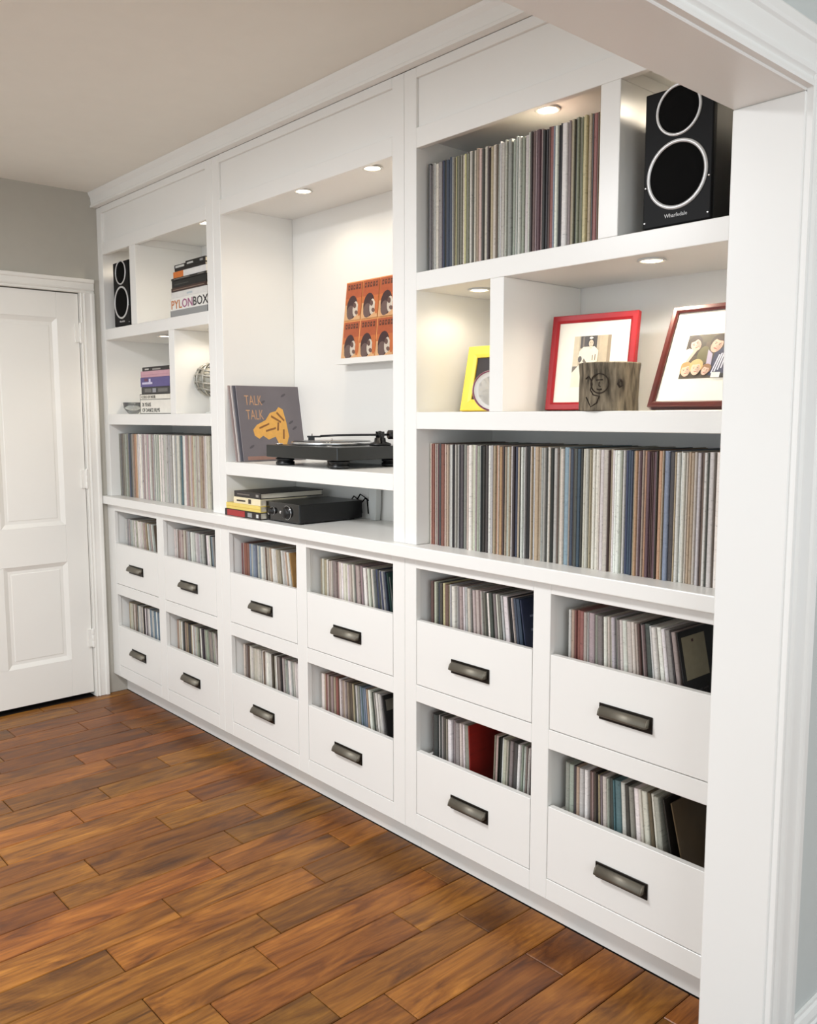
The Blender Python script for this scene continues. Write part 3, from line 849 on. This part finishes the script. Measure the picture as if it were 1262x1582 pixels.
book(0.398, 0.690, 0.022, z, 0.032, 0.26, (58, 56, 56), 'dark grey book with silver spine marks in the lower stack', bars=[((150, 150, 156), 0.40, 0.52, 0.2, 0.8), ((110, 108, 104), 0.12, 0.36, 0.25, 0.75), ((110, 108, 104), 0.6, 0.92, 0.25, 0.75)]); z += 0.0325
book(0.395, 0.690, 0.020, z, 0.044, 0.26, (92, 82, 138), 'purple book with pale lettering on its spine', bars=[((206, 200, 224), 0.06, 0.42, 0.28, 0.5), ((206, 200, 224), 0.3, 0.36, 0.5, 0.85), ((112, 60, 86), 0.14, 0.26, 0.6, 0.9)]); z += 0.0445
book(0.400, 0.688, 0.020, z, 0.029, 0.26, (202, 156, 168), 'plain pink book near the top of the lower stack', bars=[((182, 134, 148), 0, 1, 0.35, 0.42)]); z += 0.0295
book(0.418, 0.686, 0.020, z, 0.018, 0.25, (26, 22, 24), 'thin black book with white title topping the pink book', bars=[((190, 186, 180), 0.1, 0.25, 0.25, 0.6), ((170, 166, 160), 0.4, 0.7, 0.2, 0.5)])

# books beside the amplifier
z = CT_Z
book(1.206, 1.472, -0.010, z, 0.028, 0.23, (34, 28, 28), 'black and red book at the bottom beside the amplifier', bars=[((164, 44, 46), 0.07, 0.58, 0.08, 0.92), ((150, 150, 150), 0.66, 0.78, 0.2, 0.8), ((210, 210, 206), 0.9, 0.96, 0.25, 0.75)]); z += 0.0285
book(1.214, 1.472, -0.008, z, 0.025, 0.23, (232, 208, 112), 'pale yellow book lying on the black and red book', bars=[((214, 180, 76), 0, 1, 0.42, 0.5)]); z += 0.0255
book(1.270, 1.470, -0.006, z, 0.026, 0.22, (238, 226, 190), 'cream book with dark spine title above the yellow book', bars=[((60, 52, 44), 0.12, 0.45, 0.35, 0.6), ((60, 50, 44), 0.56, 0.66, 0.15, 0.85)]); z += 0.0265
book(1.276, 1.470, -0.006, z, 0.024, 0.30, (46, 42, 40), 'dark brown book on top beside the amplifier', bars=[((120, 112, 104), 0.12, 0.6, 0.42, 0.6), ((150, 146, 140), 0.84, 0.94, 0.3, 0.7)])

# ---------------------------------------------------------------- silver openwork orb and small glass bowl
t = thing('decorative_orb', 'silver openwork orb ornament with small finial', 'ornament', (0.835, 0.150, Z2+0.0003))
bm = bmesh.new()
lathe(bm, [(0.030, 0.0), (0.032, 0.004), (0.012, 0.010), (0.008, 0.045), (0.012, 0.075)], seg=20); obj('stand', bm, WHITEPL, t)
ORB = mat('orb_silver', (176, 174, 166), 0.35, 0.7, var=0.3, scale=25)
bm = bmesh.new(); cz, R = 0.150, 0.072
for k in range(6):
    an = math.pi*k/6
    tube(bm, [(R*math.cos(an)*math.cos(q), R*math.sin(an)*math.cos(q), cz+R*math.sin(q)) for q in [2*math.pi*i/28 for i in range(29)]], 0.0042, 6)
for s in (-0.6, -0.2, 0.25, 0.62):
    rr = R*math.cos(s)
    tube(bm, [(rr*math.cos(q), rr*math.sin(q), cz+R*math.sin(s)+0.006*math.sin(3*q)) for q in [2*math.pi*i/28 for i in range(29)]], 0.0045, 6)
obj('lattice', bm, ORB, t)
bm = bmesh.new(); lathe(bm, [(0.002, -0.060), (0.040, -0.045), (0.058, -0.012), (0.058, 0.012), (0.040, 0.045), (0.002, 0.060)], (0, 0, cz), 20); obj('core', bm, mat('orb_core', (176, 174, 164), 0.5, var=0.25, scale=30), t)
bm = bmesh.new(); lathe(bm, [(0.004, R-0.002), (0.003, R+0.010), (0.006, R+0.016), (0.002, R+0.023)], (0, 0, cz), 12); obj('finial', bm, ORB, t)

t = thing('bowl', 'small clear glass bowl standing beside the stack of film books', 'bowl', (0.128, 0.10, Z2+0.0003))
bm = bmesh.new(); lathe(bm, [(0.022, 0.0), (0.026, 0.004), (0.046, 0.030), (0.050, 0.058), (0.047, 0.058), (0.042, 0.030), (0.02, 0.009), (0.001, 0.008)], seg=32); gl = mat('clear_glass', (245, 248, 248), 0.05, var=0.0); gl.node_tree.nodes['Principled BSDF'].inputs['Transmission Weight'].default_value = 0.95; obj('bowl_body', bm, gl, t)

# ================================================================ TALL NICHE: sleeves, turntable, amplifier
# sleeves leaning on the left side of the niche (covers face +x)


def wall_sleeve(xb, y0, lean, rgb, label, t=0.004, size=0.313):
    th = thing('album_sleeve', label, 'record', (xb, y0, SH2+0.0004+math.sin(lean)*t), (0, -lean, 0), None)
    bm = bmesh.new(); bx(bm, -t, 0, 0, size-0.006, 0, size); bevel(bm, 0.001); obj('sleeve', bm, mat('albumcard_%d_%d_%d' % rgb, rgb, 0.45, var=0.05, scale=10), th)
    return th


ln = math.radians(10.2)
wall_sleeve(1.262, 0.016, ln, (150, 134, 132), 'mauve grey album sleeve standing behind the lettered grey album')
wall_sleeve(1.2675, 0.024, ln, (196, 188, 186), 'pale album sleeve squeezed behind the lettered grey album')
wall_sleeve(1.273, 0.030, ln, (92, 92, 100), 'dark slate album sleeve just behind the lettered grey album')
tk = wall_sleeve(1.281, 0.040, ln, (112, 106, 110), 'grey album sleeve with orange lettering leaning in the tall niche', 0.005)
OR = ink((206, 160, 118))
for i in range(2):
    text('lettering', 'TALK', 0.060, OR, tk, (0.0006, 0.034, 0.232-0.060*i), (math.pi/2, 0, math.pi/2), sx=0.58, bold=-0.0008)
# generic golden patch with darker bands in place of the cover picture
GOLD = ink((226, 170, 84)); UMB = ink((140, 92, 48))


def yz_patch(name, pts, m, parent, x):
    bm = bmesh.new(); prism(bm, pts, x, x+0.0004, 'x'); return obj(name, bm, m, parent)


body = [(0.065, 0.105), (0.085, 0.092), (0.105, 0.105), (0.130, 0.088), (0.165, 0.100), (0.178, 0.070), (0.215, 0.062), (0.232, 0.100), (0.226, 0.160), (0.215, 0.215), (0.195, 0.225), (0.180, 0.208), (0.150, 0.200), (0.125, 0.170), (0.080, 0.150), (0.060, 0.130)]
yz_patch('cover_motif', body, GOLD, tk, 0.0002)
for a in ([(0.09, 0.14), (0.14, 0.158), (0.14, 0.151), (0.09, 0.132)], [(0.12, 0.128), (0.17, 0.14), (0.17, 0.132), (0.12, 0.12)], [(0.155, 0.19), (0.20, 0.165), (0.198, 0.157), (0.152, 0.182)],
          [(0.185, 0.205), (0.218, 0.17), (0.214, 0.163), (0.18, 0.198)], [(0.175, 0.125), (0.182, 0.16), (0.19, 0.16), (0.184, 0.125)], [(0.20, 0.09), (0.205, 0.13), (0.213, 0.13), (0.208, 0.09)]):
    yz_patch('cover_motif_band', a, UMB, tk, 0.0007)
DKG = ink((84, 80, 84))
for cy_, cz_ in ((0.225, 0.275), (0.25, 0.16), (0.265, 0.135), (0.12, 0.245), (0.045, 0.06)):
    yz_patch('cover_fleck', ell(cy_, cz_, 0.014, 0.005, 8, tilt=0.5), DKG, tk, 0.0002)
yz_patch('cover_strip', [(0.02, 0.005), (0.28, 0.005), (0.28, 0.020), (0.02, 0.020)], ink((150, 116, 104)), tk, 0.0002)

# picture ledge and the sleeve of orange squares
t = thing('picture_ledge', 'narrow white picture ledge fixed on the niche back', 'shelf', (1.575, 0, 1.645))
bm = bmesh.new(); prism(bm, [(DEP-0.0003, 0.0), (0.282, 0.0), (0.282, 0.022), (0.288, 0.022), (0.288, 0.012), (DEP-0.0003, 0.012)], 0.0, 0.60, 'x'); obj('ledge', bm, PAINT, t)
t = thing('orange_print', 'orange art sleeve of six repeated squares on the picture ledge', 'print', (1.590, 0.300, 1.6574), (-math.radians(6.5), 0, 0))
box('board', 0, 0.315, 0, 0.004, 0, 0.308, ink((226, 158, 98)), t, 0.0006)
shp = []
for r in range(2):
    for c in range(3):
        x0 = 0.006+c*0.1035; z0 = 0.006+r*0.1515; w, h = 0.097, 0.145
        shp.append(((192, 108, 60), rect(x0, x0+w, z0, z0+h)))
        shp.append(((172, 88, 54), rect(x0, x0+w, z0+0.085, z0+h)))
        shp.append(((214, 168, 122), rect(x0, x0+w, z0, z0+0.06)))
        shp.append(((64, 42, 44), ell(x0+w*0.44, z0+0.050, w*0.34, 0.046, 16)))
        shp.append(((104, 84, 80), ell(x0+w*0.36, z0+0.030, w*0.24, 0.028, 12)))
        shp.append(((206, 196, 182), ell(x0+w*0.66, z0+0.042, w*0.17, 0.030, 12)))
        shp.append(((96, 72, 66), ell(x0+w*0.60, z0+0.056, w*0.10, 0.012, 8, tilt=0.5)))
        shp.append(((110, 84, 76), ell(x0+w*0.74, z0+0.028, w*0.12, 0.008, 8, tilt=-0.4)))
        shp.append(((192, 108, 60), ell(x0+w*0.93, z0+0.046, w*0.12, 0.034, 10)))
        for k in range(5):   # blocky illegible heading strip
            shp.append(((92, 52, 40), rect(x0+0.010+k*0.0165, x0+0.021+k*0.0165, z0+0.118, z0+0.137)))
            shp.append(((198, 118, 78), rect(x0+0.014+k*0.0165, x0+0.017+k*0.0165, z0+0.124+0.004*(k % 2), z0+0.131)))
flat_print('printed_squares', shp, t, -0.0003)

# ---- turntable
t = thing('turntable', 'black turntable with record and tonearm on the niche shelf', 'turntable', (1.512, -0.002, SH2+0.0003))
TW, TD = 0.448, 0.342
bm = bmesh.new(); bx(bm, 0, TW, 0, TD, 0.030, 0.0765); bevel(bm, 0.003, 2); obj('plinth', bm, mat('plinth_black', (20, 23, 23), 0.3, var=0.15, scale=3, stretch=(0.5, 4, 4), coat=0.2), t)
for fx in (0.055, TW-0.055):
    for fy in (0.05, TD-0.05):
        bm = bmesh.new(); lathe(bm, [(0.034, 0.0), (0.036, 0.003), (0.036, 0.012), (0.031, 0.014), (0.031, 0.017), (0.036, 0.019), (0.036, 0.026), (0.028, 0.0298)], (fx, fy, 0), 28); obj('foot', bm, BLACK, t)
pc = (0.180, 0.178)
bm = bmesh.new(); lathe(bm, [(0.148, 0.0768), (0.152, 0.079), (0.152, 0.0875), (0.149, 0.089), (0.01, 0.089)], (pc[0], pc[1], 0), 56); obj('platter', bm, SILVER, t)
bm = bmesh.new(); lathe(bm, [(0.147, 0.0892), (0.148, 0.0905), (0.146, 0.0915), (0.052, 0.0915), (0.050, 0.0910), (0.004, 0.0910)], (pc[0], pc[1], 0), 56); obj('record', bm, mat('vinyl', (18, 18, 19), 0.22, var=0.2, scale=30), t, 'black vinyl disc')
bm = bmesh.new(); lathe(bm, [(0.049, 0.0916), (0.049, 0.0919), (0.004, 0.0919)], (pc[0], pc[1], 0), 32); obj('record_label', bm, ink((170, 160, 150)), t)
bm = bmesh.new(); lathe(bm, [(0.0034, 0.0918), (0.0034, 0.099), (0.001, 0.1005)], (pc[0], pc[1], 0), 10); obj('spindle', bm, SILVER, t)
px, py = 0.385, 0.245
bm = bmesh.new(); lathe(bm, [(0.040, 0.0768), (0.041, 0.083), (0.034, 0.087), (0.022, 0.090), (0.020, 0.104), (0.012, 0.106)], (px, py, 0), 28); obj('tonearm_base', bm, BLACK, t)
bm = bmesh.new(); bx(bm, px-0.013, px-0.008, py-0.010, py+0.010, 0.104, 0.128); bx(bm, px+0.008, px+0.013, py-0.010, py+0.010, 0.104, 0.128); lathe(bm, [(0.009, 0.106), (0.010, 0.126), (0.004, 0.130)], (px, py, 0), 14); obj('gimbal', bm, BLACK, t)
hx, hy = 0.205, 0.075
bm = bmesh.new(); tube(bm, [(px+0.012, py+0.034, 0.116), (px, py, 0.116), (px-0.05, py-0.055, 0.1155), (px-0.11, py-0.112, 0.114), (hx+0.018, hy+0.018, 0.111)], 0.0042, 10); obj('tonearm', bm, mat('tonearm_dark', (46, 46, 48), 0.3, 0.6, var=0.05), t)
bm = bmesh.new()
prism(bm, [(hx+0.024, hy+0.014), (hx+0.014, hy+0.024), (hx-0.024, hy-0.006), (hx-0.012, hy-0.020)], 0.106, 0.112, 'z'); prism(bm, [(hx+0.004, hy+0.002), (hx-0.004, hy+0.008), (hx-0.022, hy-0.008), (hx-0.014, hy-0.014)], 0.094, 0.106, 'z')
tube(bm, [(hx+0.010, hy-0.010, 0.110), (hx+0.024, hy-0.024, 0.113), (hx+0.030, hy-0.028, 0.120)], 0.0016, 6)
obj('headshell', bm, BLACK, t)
bm = bmesh.new(); d = Vector((0.33, 0.94, 0)).normalized(); tube(bm, [Vector((px+0.010, py+0.030, 0.116)) + d*q for q in (0, 0.002, 0.030, 0.032)], [0.014, 0.017, 0.017, 0.014], 18); obj('counterweight', bm, BLACK, t)
bm = bmesh.new(); tube(bm, [(px+0.03, py-0.02, 0.085), (px+0.03, py-0.02, 0.112), (px+0.036, py-0.03, 0.122)], 0.003, 8); lathe(bm, [(0.007, 0.120), (0.007, 0.128), (0.003, 0.130)], (px+0.036, py-0.03, 0), 12); obj('arm_lift', bm, BLACK, t)
bm = bmesh.new(); lathe(bm, [(0.014, 0.0768), (0.014, 0.081), (0.012, 0.082)], (0.030, 0.040, 0), 20); obj('start_button', bm, SILVER, t)
bm = bmesh.new(); lathe(bm, [(0.010, 0.0768), (0.010, 0.0785), (0.008, 0.079)], (0.35, 0.04, 0), 20); obj('adapter_well', bm, SILVER, t)

# ---- amplifier
t = thing('amplifier', 'compact black amplifier with two round knobs under the turntable shelf', 'amplifier', (1.479, 0.014, CT_Z+0.0003))
W, D_, H = 0.223, 0.300, 0.0745
bm = bmesh.new(); bx(bm, 0, W, 0.006, D_, 0.005, H); bevel(bm, 0.002, 2); obj('case', bm, BLACK, t)
bm = bmesh.new(); bx(bm, -0.0005, W+0.0005, 0.0, 0.0058, 0.005, H+0.0005); bevel(bm, 0.0015, 2); obj('front_panel', bm, GLOSSB, t)
for kx, r in ((0.046, 0.013), (0.145, 0.022)):
    bm = bmesh.new(); lathe(bm, [(r*1.15, -0.0002), (r*1.15, -0.002), (r*0.95, -0.0025), (r*0.92, -0.014), (r*0.8, -0.016), (r*0.02, -0.016)], (kx, 0, 0.040), 32, axis='y'); k = obj('knob', bm, BLACK, t)
    bm = bmesh.new(); lathe(bm, [(r*1.22, -0.0002), (r*1.22, -0.0016), (r*1.16, -0.0019), (r*1.155, -0.0002)], (kx, 0, 0.040), 32, axis='y'); caps = [f for f in bm.faces if len(f.verts) > 4]; bmesh.ops.delete(bm, geom=caps, context='FACES_ONLY'); obj('knob_ring', bm, SILVER, k)
for kx in (0.024, 0.105):
    bm = bmesh.new(); lathe(bm, [(0.006, -0.0002), (0.006, -0.005), (0.004, -0.006)], (kx, 0, 0.030 if kx < 0.05 else 0.040), 14, axis='y'); obj('input_button', bm, SILVER, t)
for fx in (0.03, W-0.03):
    for fy in (0.03, D_-0.03):
        bm = bmesh.new(); lathe(bm, [(0.011, 0.0), (0.012, 0.004), (0.011, 0.0052)], (fx, fy, 0), 14); obj('foot', bm, BLACKM, t)
# cables behind it
for i, (xa, zz) in enumerate(((1.60, 0.085), (1.64, 0.095), (1.67, 0.08))):
    bm = bmesh.new(); tube(bm, [(xa, 0.318, CT_Z+0.045), (xa+0.03, 0.330, CT_Z+zz), (xa+0.07, 0.332, CT_Z+zz-0.02+0.004*i), (xa+0.075, 0.334, CT_Z+0.02)], 0.0028, 8)
    tag(obj('cable', bm, BLACKM), 'thin black cable looping up behind the amplifier', 'cable', 'cables behind the amplifier')
bm = bmesh.new()
prof = [(-0.019, CT_Z+0.0003), (0.019, CT_Z+0.0003), (0.026, CT_Z+0.06), (0.033, 1.2046), (-0.033, 1.2046), (-0.026, CT_Z+0.06)]
prism(bm, [(1.772+x*0.8, z_) for x, z_ in prof], 0.308, 0.334, 'y'); bevel(bm, 0.004, 2)
tag(obj('support_leg', bm, mat('leg_plastic', (206, 208, 206), 0.4, var=0.01)), 'white tapered support leg standing behind the amplifier', 'leg')

# ================================================================ FRAMES
MATB = mat('mat_board', (240, 236, 222), 0.7, var=0.01, scale=60)
GLASSY = 0.3


def frame(name, label, w, h, fw_, dep, m, loc, rot):
    """frame standing on its bottom edge at local z=0; front face at y=0, depth to +y"""
    t = thing(name, label, 'photo frame', loc, rot)
    bm = bmesh.new()
    outer = [(0, 0), (w, 0), (w, h), (0, h)]
    prof = [(0.0, dep), (0.0, 0.002), (0.002, 0.0), (fw_*0.7, 0.0005), (fw_, 0.004), (fw_, dep*0.5)]
    rings = []
    for off, yy in prof:
        rings.append([bm.verts.new((p[0]+(off if p[0] == 0 else -off), yy, p[1]+(off if p[1] == 0 else -off))) for p in outer])
    for i in range(len(rings)-1):
        for k in range(4):
            bm.faces.new((rings[i][k], rings[i][(k+1) % 4], rings[i+1][(k+1) % 4], rings[i+1][k]))
    for k in range(4):
        bm.faces.new((rings[-1][k], rings[-1][(k+1) % 4], rings[0][(k+1) % 4], rings[0][k]))
    obj('frame', bm, m, t)
    box('backing', 0.004, w-0.004, dep-0.004, dep-0.0005, 0.004, h-0.004, mat('frame_backing', (60, 50, 42), 0.8), t, 0)
    return t


# red frame with the wedding portrait
REDF = mat('red_lacquer', (160, 30, 36), 0.45, var=0.08, scale=14, spec=0.3)
w, h = 0.258, 0.266
t = frame('photo_frame', 'red photo frame holding a sepia wedding portrait', w, h, 0.021, 0.018, REDF, (2.759, 0.130, Z2+0.0056), (-math.radians(9), 0, math.radians(9)))
box('mat_board', 0.0195, w-0.0195, 0.0075, 0.009, 0.0195, h-0.0195, MATB, t, 0)
x0, x1, z0, z1 = 0.071, 0.183, 0.064, 0.206
S_ = [((176, 160, 132), rect(x0, x1, z0, z1)), ((204, 190, 160), rect(x0, x0+0.016, z0+0.04, z1)), ((188, 172, 142), rect(x0+0.078, x1-0.010, z0, z1)), ((150, 132, 104), rect(x1-0.010, x1, z0, z1)),
      ((62, 54, 46), rect(x0+0.020, x0+0.070, z1-0.034, z1)), ((110, 98, 82), rect(x0+0.027, x0+0.032, z1-0.034, z1-0.002)), ((96, 84, 70), rect(x0+0.0, x0+0.018, z0+0.034, z0+0.058)),
      ((232, 222, 196), [(x0+0.018, z0+0.100), (x0+0.030, z0+0.112), (x0+0.064, z0+0.112), (x0+0.076, z0+0.100), (x0+0.074, z0+0.070), (x0+0.062, z0+0.068), (x0+0.080, z0+0.03), (x0+0.088, z0), (x0, z0), (x0, z0+0.040), (x0+0.024, z0+0.066), (x0+0.016, z0+0.085)]),
      ((74, 64, 54), ell(x0+0.022, z0+0.078, 0.006, 0.009, 10)), ((112, 98, 80), [(x0+0.030, z0+0.072), (x0+0.040, z0+0.062), (x0+0.044, z0+0.066), (x0+0.034, z0+0.080)]), ((140, 124, 100), rect(x0+0.058, x0+0.061, z0+0.074, z0+0.088)), ((140, 124, 100), rect(x0+0.066, x0+0.069, z0+0.074, z0+0.090)),
      ((46, 38, 32), ell(x0+0.052, z1-0.018, 0.0115, 0.013, 16)), ((206, 186, 156), ell(x0+0.0525, z1-0.021, 0.0072, 0.0100, 14)), ((214, 196, 168), rect(x0+0.049, x0+0.056, z1-0.036, z1-0.028)), ((240, 232, 210), ell(x0+0.052, z1-0.006, 0.006, 0.003, 10)),
      ((90, 74, 60), rect(x0+0.0485, x0+0.0515, z1-0.0195, z1-0.0185)), ((90, 74, 60), rect(x0+0.0540, x0+0.0570, z1-0.0195, z1-0.0185)), ((130, 80, 70), rect(x0+0.0505, x0+0.0550, z1-0.0272, z1-0.0262))]
flat_print('photograph', S_, t, 0.0072, 'sepia print of a bride in a white gown')

# dark wood frame with the family photograph
WOODF = mat('mahogany_frame', (86, 28, 20), 0.35, var=0.35, scale=10, stretch=(1, 1, 3), coat=0.15)
w, h = 0.226, 0.268
t = frame('photo_frame', 'dark mahogany photo frame with a colour family photograph', w, h, 0.015, 0.022, WOODF, (3.156, 0.030, Z2+0.0105), (-math.radians(24), 0, 0))
box('mat_board', 0.0135, w-0.0135, 0.0095, 0.011, 0.0135, h-0.0135, MATB, t, 0)
x0, x1, z0, z1 = 0.060, 0.200, 0.075, 0.190
def head(cx, cz, r, hair, skin, tilt=0.0, up=0.35):
    """a head in a printed photograph: hair, face, eyes, nose shade and mouth"""
    c, sn = math.cos(tilt), math.sin(tilt)
    def at(a, b): return cx + (a*c - b*sn)*r, cz + (a*sn + b*c)*r
    dk = tuple(int(v*0.45) for v in skin); sh = tuple(int(v*0.85) for v in skin)
    out = [(hair, ell(*at(0, up), r*1.12, r*1.12, 18)), (skin, ell(*at(0, -0.12), r*0.78, r*1.02, 18, tilt=tilt)), (sh, ell(*at(0.42, -0.2), r*0.28, r*0.7, 12, tilt=tilt))]
    for q in (-0.3, 0.3):
        out += [(dk, ell(*at(q, 0.02), r*0.13, r*0.06, 8, tilt=tilt)), (hair, ell(*at(q, 0.2), r*0.2, r*0.045, 8, tilt=tilt))]
    out += [(sh, ell(*at(0.04, -0.25), r*0.09, r*0.16, 8, tilt=tilt)), ((168, 92, 84), ell(*at(0, -0.58), r*0.26, r*0.08, 10, tilt=tilt)), (hair, ell(*at(0, 0.92), r*0.85, r*0.36, 14, tilt=tilt))]
    return out


S_ = [((84, 74, 58), rect(x0, x1, z0, z1)), ((62, 54, 44), rect(x0, x0+0.05, z0+0.06, z1)), ((150, 140, 124), rect(x0+0.108, x1, z0+0.075, z1)), ((104, 98, 66), ell(x0+0.050, z0+0.060, 0.016, 0.024)), ((72, 66, 46), ell(x0+0.040, z0+0.104, 0.030, 0.010))]
# woman bending in at one side, her pale top and arm
S_ += [((238, 232, 220), [(x0, z0+0.030), (x0+0.016, z0+0.050), (x0+0.026, z0+0.074), (x0+0.010, z0+0.080), (x0, z0+0.076)]), ((222, 184, 164), [(x0+0.008, z0+0.046), (x0+0.014, z0+0.042), (x0+0.030, z0+0.072), (x0+0.022, z0+0.076)])]
S_ += head(x0+0.023, z0+0.090, 0.0165, (48, 34, 28), (224, 182, 162), 0.5)
# man in the striped shirt
S_ += [((58, 62, 84), [(x0+0.078, z0+0.064), (x0+0.100, z0+0.082), (x1, z0+0.086), (x1, z0+0.006), (x0+0.074, z0+0.006)])]
for k in range(9):
    S_.append(((212, 214, 224), [(x0+0.080+k*0.0072, z0+0.012+k*0.004), (x0+0.0832+k*0.0072, z0+0.012+k*0.004), (x0+0.094+k*0.0055, z0+0.060+k*0.003), (x0+0.0905+k*0.0055, z0+0.060+k*0.003)]))
S_ += [((182, 172, 190), [(x0+0.060, z0+0.074), (x0+0.074, z0+0.062), (x0+0.078, z0+0.016), (x0+0.064, z0+0.026)])]
S_ += head(x0+0.080, z0+0.086, 0.0185, (54, 42, 34), (222, 176, 152), -0.35)
# fair-haired children in front
S_ += head(x0+0.014, z0+0.022, 0.0150, (186, 152, 98), (228, 190, 164), 0.25) + head(x0+0.066, z0+0.020, 0.0115, (150, 112, 80), (226, 186, 164), -0.3) + head(x0+0.040, z0+0.026, 0.0160, (204, 174, 118), (230, 194, 168), 0.1)
S_ += [((238, 230, 222), rect(x0+0.084, x0+0.106, z0, z0+0.013)), ((38, 36, 38), rect(x0+0.106, x1, z0, z0+0.010))]
# nothing of the print may hang over its own edges
S_ = [(c, [(min(max(px_, x0), x1), min(max(pz_, z0), z1)) for px_, pz_ in pts]) for c, pts in S_]
flat_print('photograph', S_, t, 0.0092, 'colour print of a family close together')

# yellow frame with a black window, behind a white plate
YEL = mat('yellow_lacquer', (240, 208, 70), 0.35, var=0.04, scale=14, coat=0.2)
w, h = 0.205, 0.205
t = frame('photo_frame', 'bright yellow photo frame with black centre', w, h, 0.036, 0.020, YEL, (2.419, 0.130, Z2+0.0050), (-math.radians(13), 0, math.radians(6)))
box('picture', 0.034, w-0.034, 0.009, 0.010, 0.034, h-0.034, ink((26, 16, 20)), t, 0)
t = thing('plate', 'white round plate with plum rim standing before the yellow frame', 'plate', (2.6165, 0.071, Z2+0.0012), (-math.radians(8), 0, math.radians(48)))
bm = bmesh.new(); R = 0.061
lathe(bm, [(R, 0.004), (R, 0.0005), (R*0.93, 0.0), (R*0.90, 0.0015), (R*0.72, 0.004), (0.002, 0.004), ], (0, 0, R), 48, axis='y')
obj('plate_body', bm, mat('porcelain', (238, 238, 238), 0.2, var=0.01), t)
bm = bmesh.new()
lathe(bm, [(R*0.925, 0.0003), (R*0.925, -0.0004), (R*0.965, -0.0001), (R*1.003, 0.0006), (R*1.003, 0.004)], (0, 0, R), 48, axis='y')
caps = [f for f in bm.faces if len(f.verts) > 4]; bmesh.ops.delete(bm, geom=caps, context='FACES_ONLY')
obj('rim', bm, mat('plum_rim', (128, 62, 84), 0.3, var=0.03), t, 'plum painted rim')

# carved log vase
BARK = mat('carved_log', (112, 102, 86), 0.8, var=0.7, scale=13, stretch=(7, 7, 1.3), bump=1.0, spec=0.2)
BARKD = mat('carved_log_line', (44, 34, 24), 0.9, var=0.2)
t = thing('log_vase', 'carved grey-brown log vase in front of the red frame', 'vase', (3.021, 0.066, Z2+0.0003))
bm = bmesh.new(); seg = 64; R = 0.0745; H = 0.121
rings = []
for r_, z_ in ((R, 0.0), (R*1.0, 0.004), (R*0.995, 0.03), (R*1.005, 0.06), (R*0.995, 0.09), (R*1.02, H-0.004), (R*1.015, H), (R*0.88, H-0.002), (R*0.86, 0.02), (R*0.05, 0.016)):
    rings.append([bm.verts.new(((r_+0.0016*math.sin(9*q)*math.sin(31*z_+q)+0.0009*math.sin(23*q))*math.cos(q), (r_+0.0016*math.sin(9*q)*math.sin(31*z_+q)+0.0009*math.sin(23*q))*math.sin(q), z_)) for q in [2*math.pi*i/seg for i in range(seg)]])
for i in range(len(rings)-1):
    for k in range(seg):
        bm.faces.new((rings[i][k], rings[i][(k+1) % seg], rings[i+1][(k+1) % seg], rings[i+1][k])).smooth = True
bm.faces.new(rings[0]); bm.faces.new(rings[-1])
obj('log', bm, BARK, t)


def onlog(pts, r=0.0016):
    out = []
    for u, z_ in pts:      # u: arc length from the point facing the room
        q = -math.pi/2 + 0.35 + u/R
        out.append(((R+0.0012)*math.cos(q), (R+0.0012)*math.sin(q), z_))
    bm = bmesh.new(); tube(bm, out, r, 6); return bm


obj('carving', onlog(ell(-0.004, 0.068, 0.023, 0.024, 24) + [ell(-0.004, 0.068, 0.023, 0.024, 24)[0]]), BARKD, t)
obj('carving', onlog([(-0.044, 0.080), (-0.036, 0.086), (-0.028, 0.078), (-0.024, 0.066), (-0.028, 0.052), (-0.020, 0.040), (-0.004, 0.036), (-0.010, 0.020), (-0.026, 0.010), (-0.042, 0.034)]), BARKD, t)
obj('carving', onlog([(-0.012, 0.076), (0.004, 0.077)]), BARKD, t); obj('carving', onlog([(-0.004, 0.072), (-0.005, 0.062), (-0.001, 0.060)]), BARKD, t); obj('carving', onlog([(-0.010, 0.054), (-0.003, 0.052), (0.002, 0.054)]), BARKD, t)
bm = onlog([(0.046, 0.078), (0.052, 0.072), (0.052, 0.062), (0.046, 0.058), (0.041, 0.066), (0.046, 0.078)], 0.003); obj('knot', bm, BARKD, t)
print('individual records', n_lp[0], 'planks', pid)
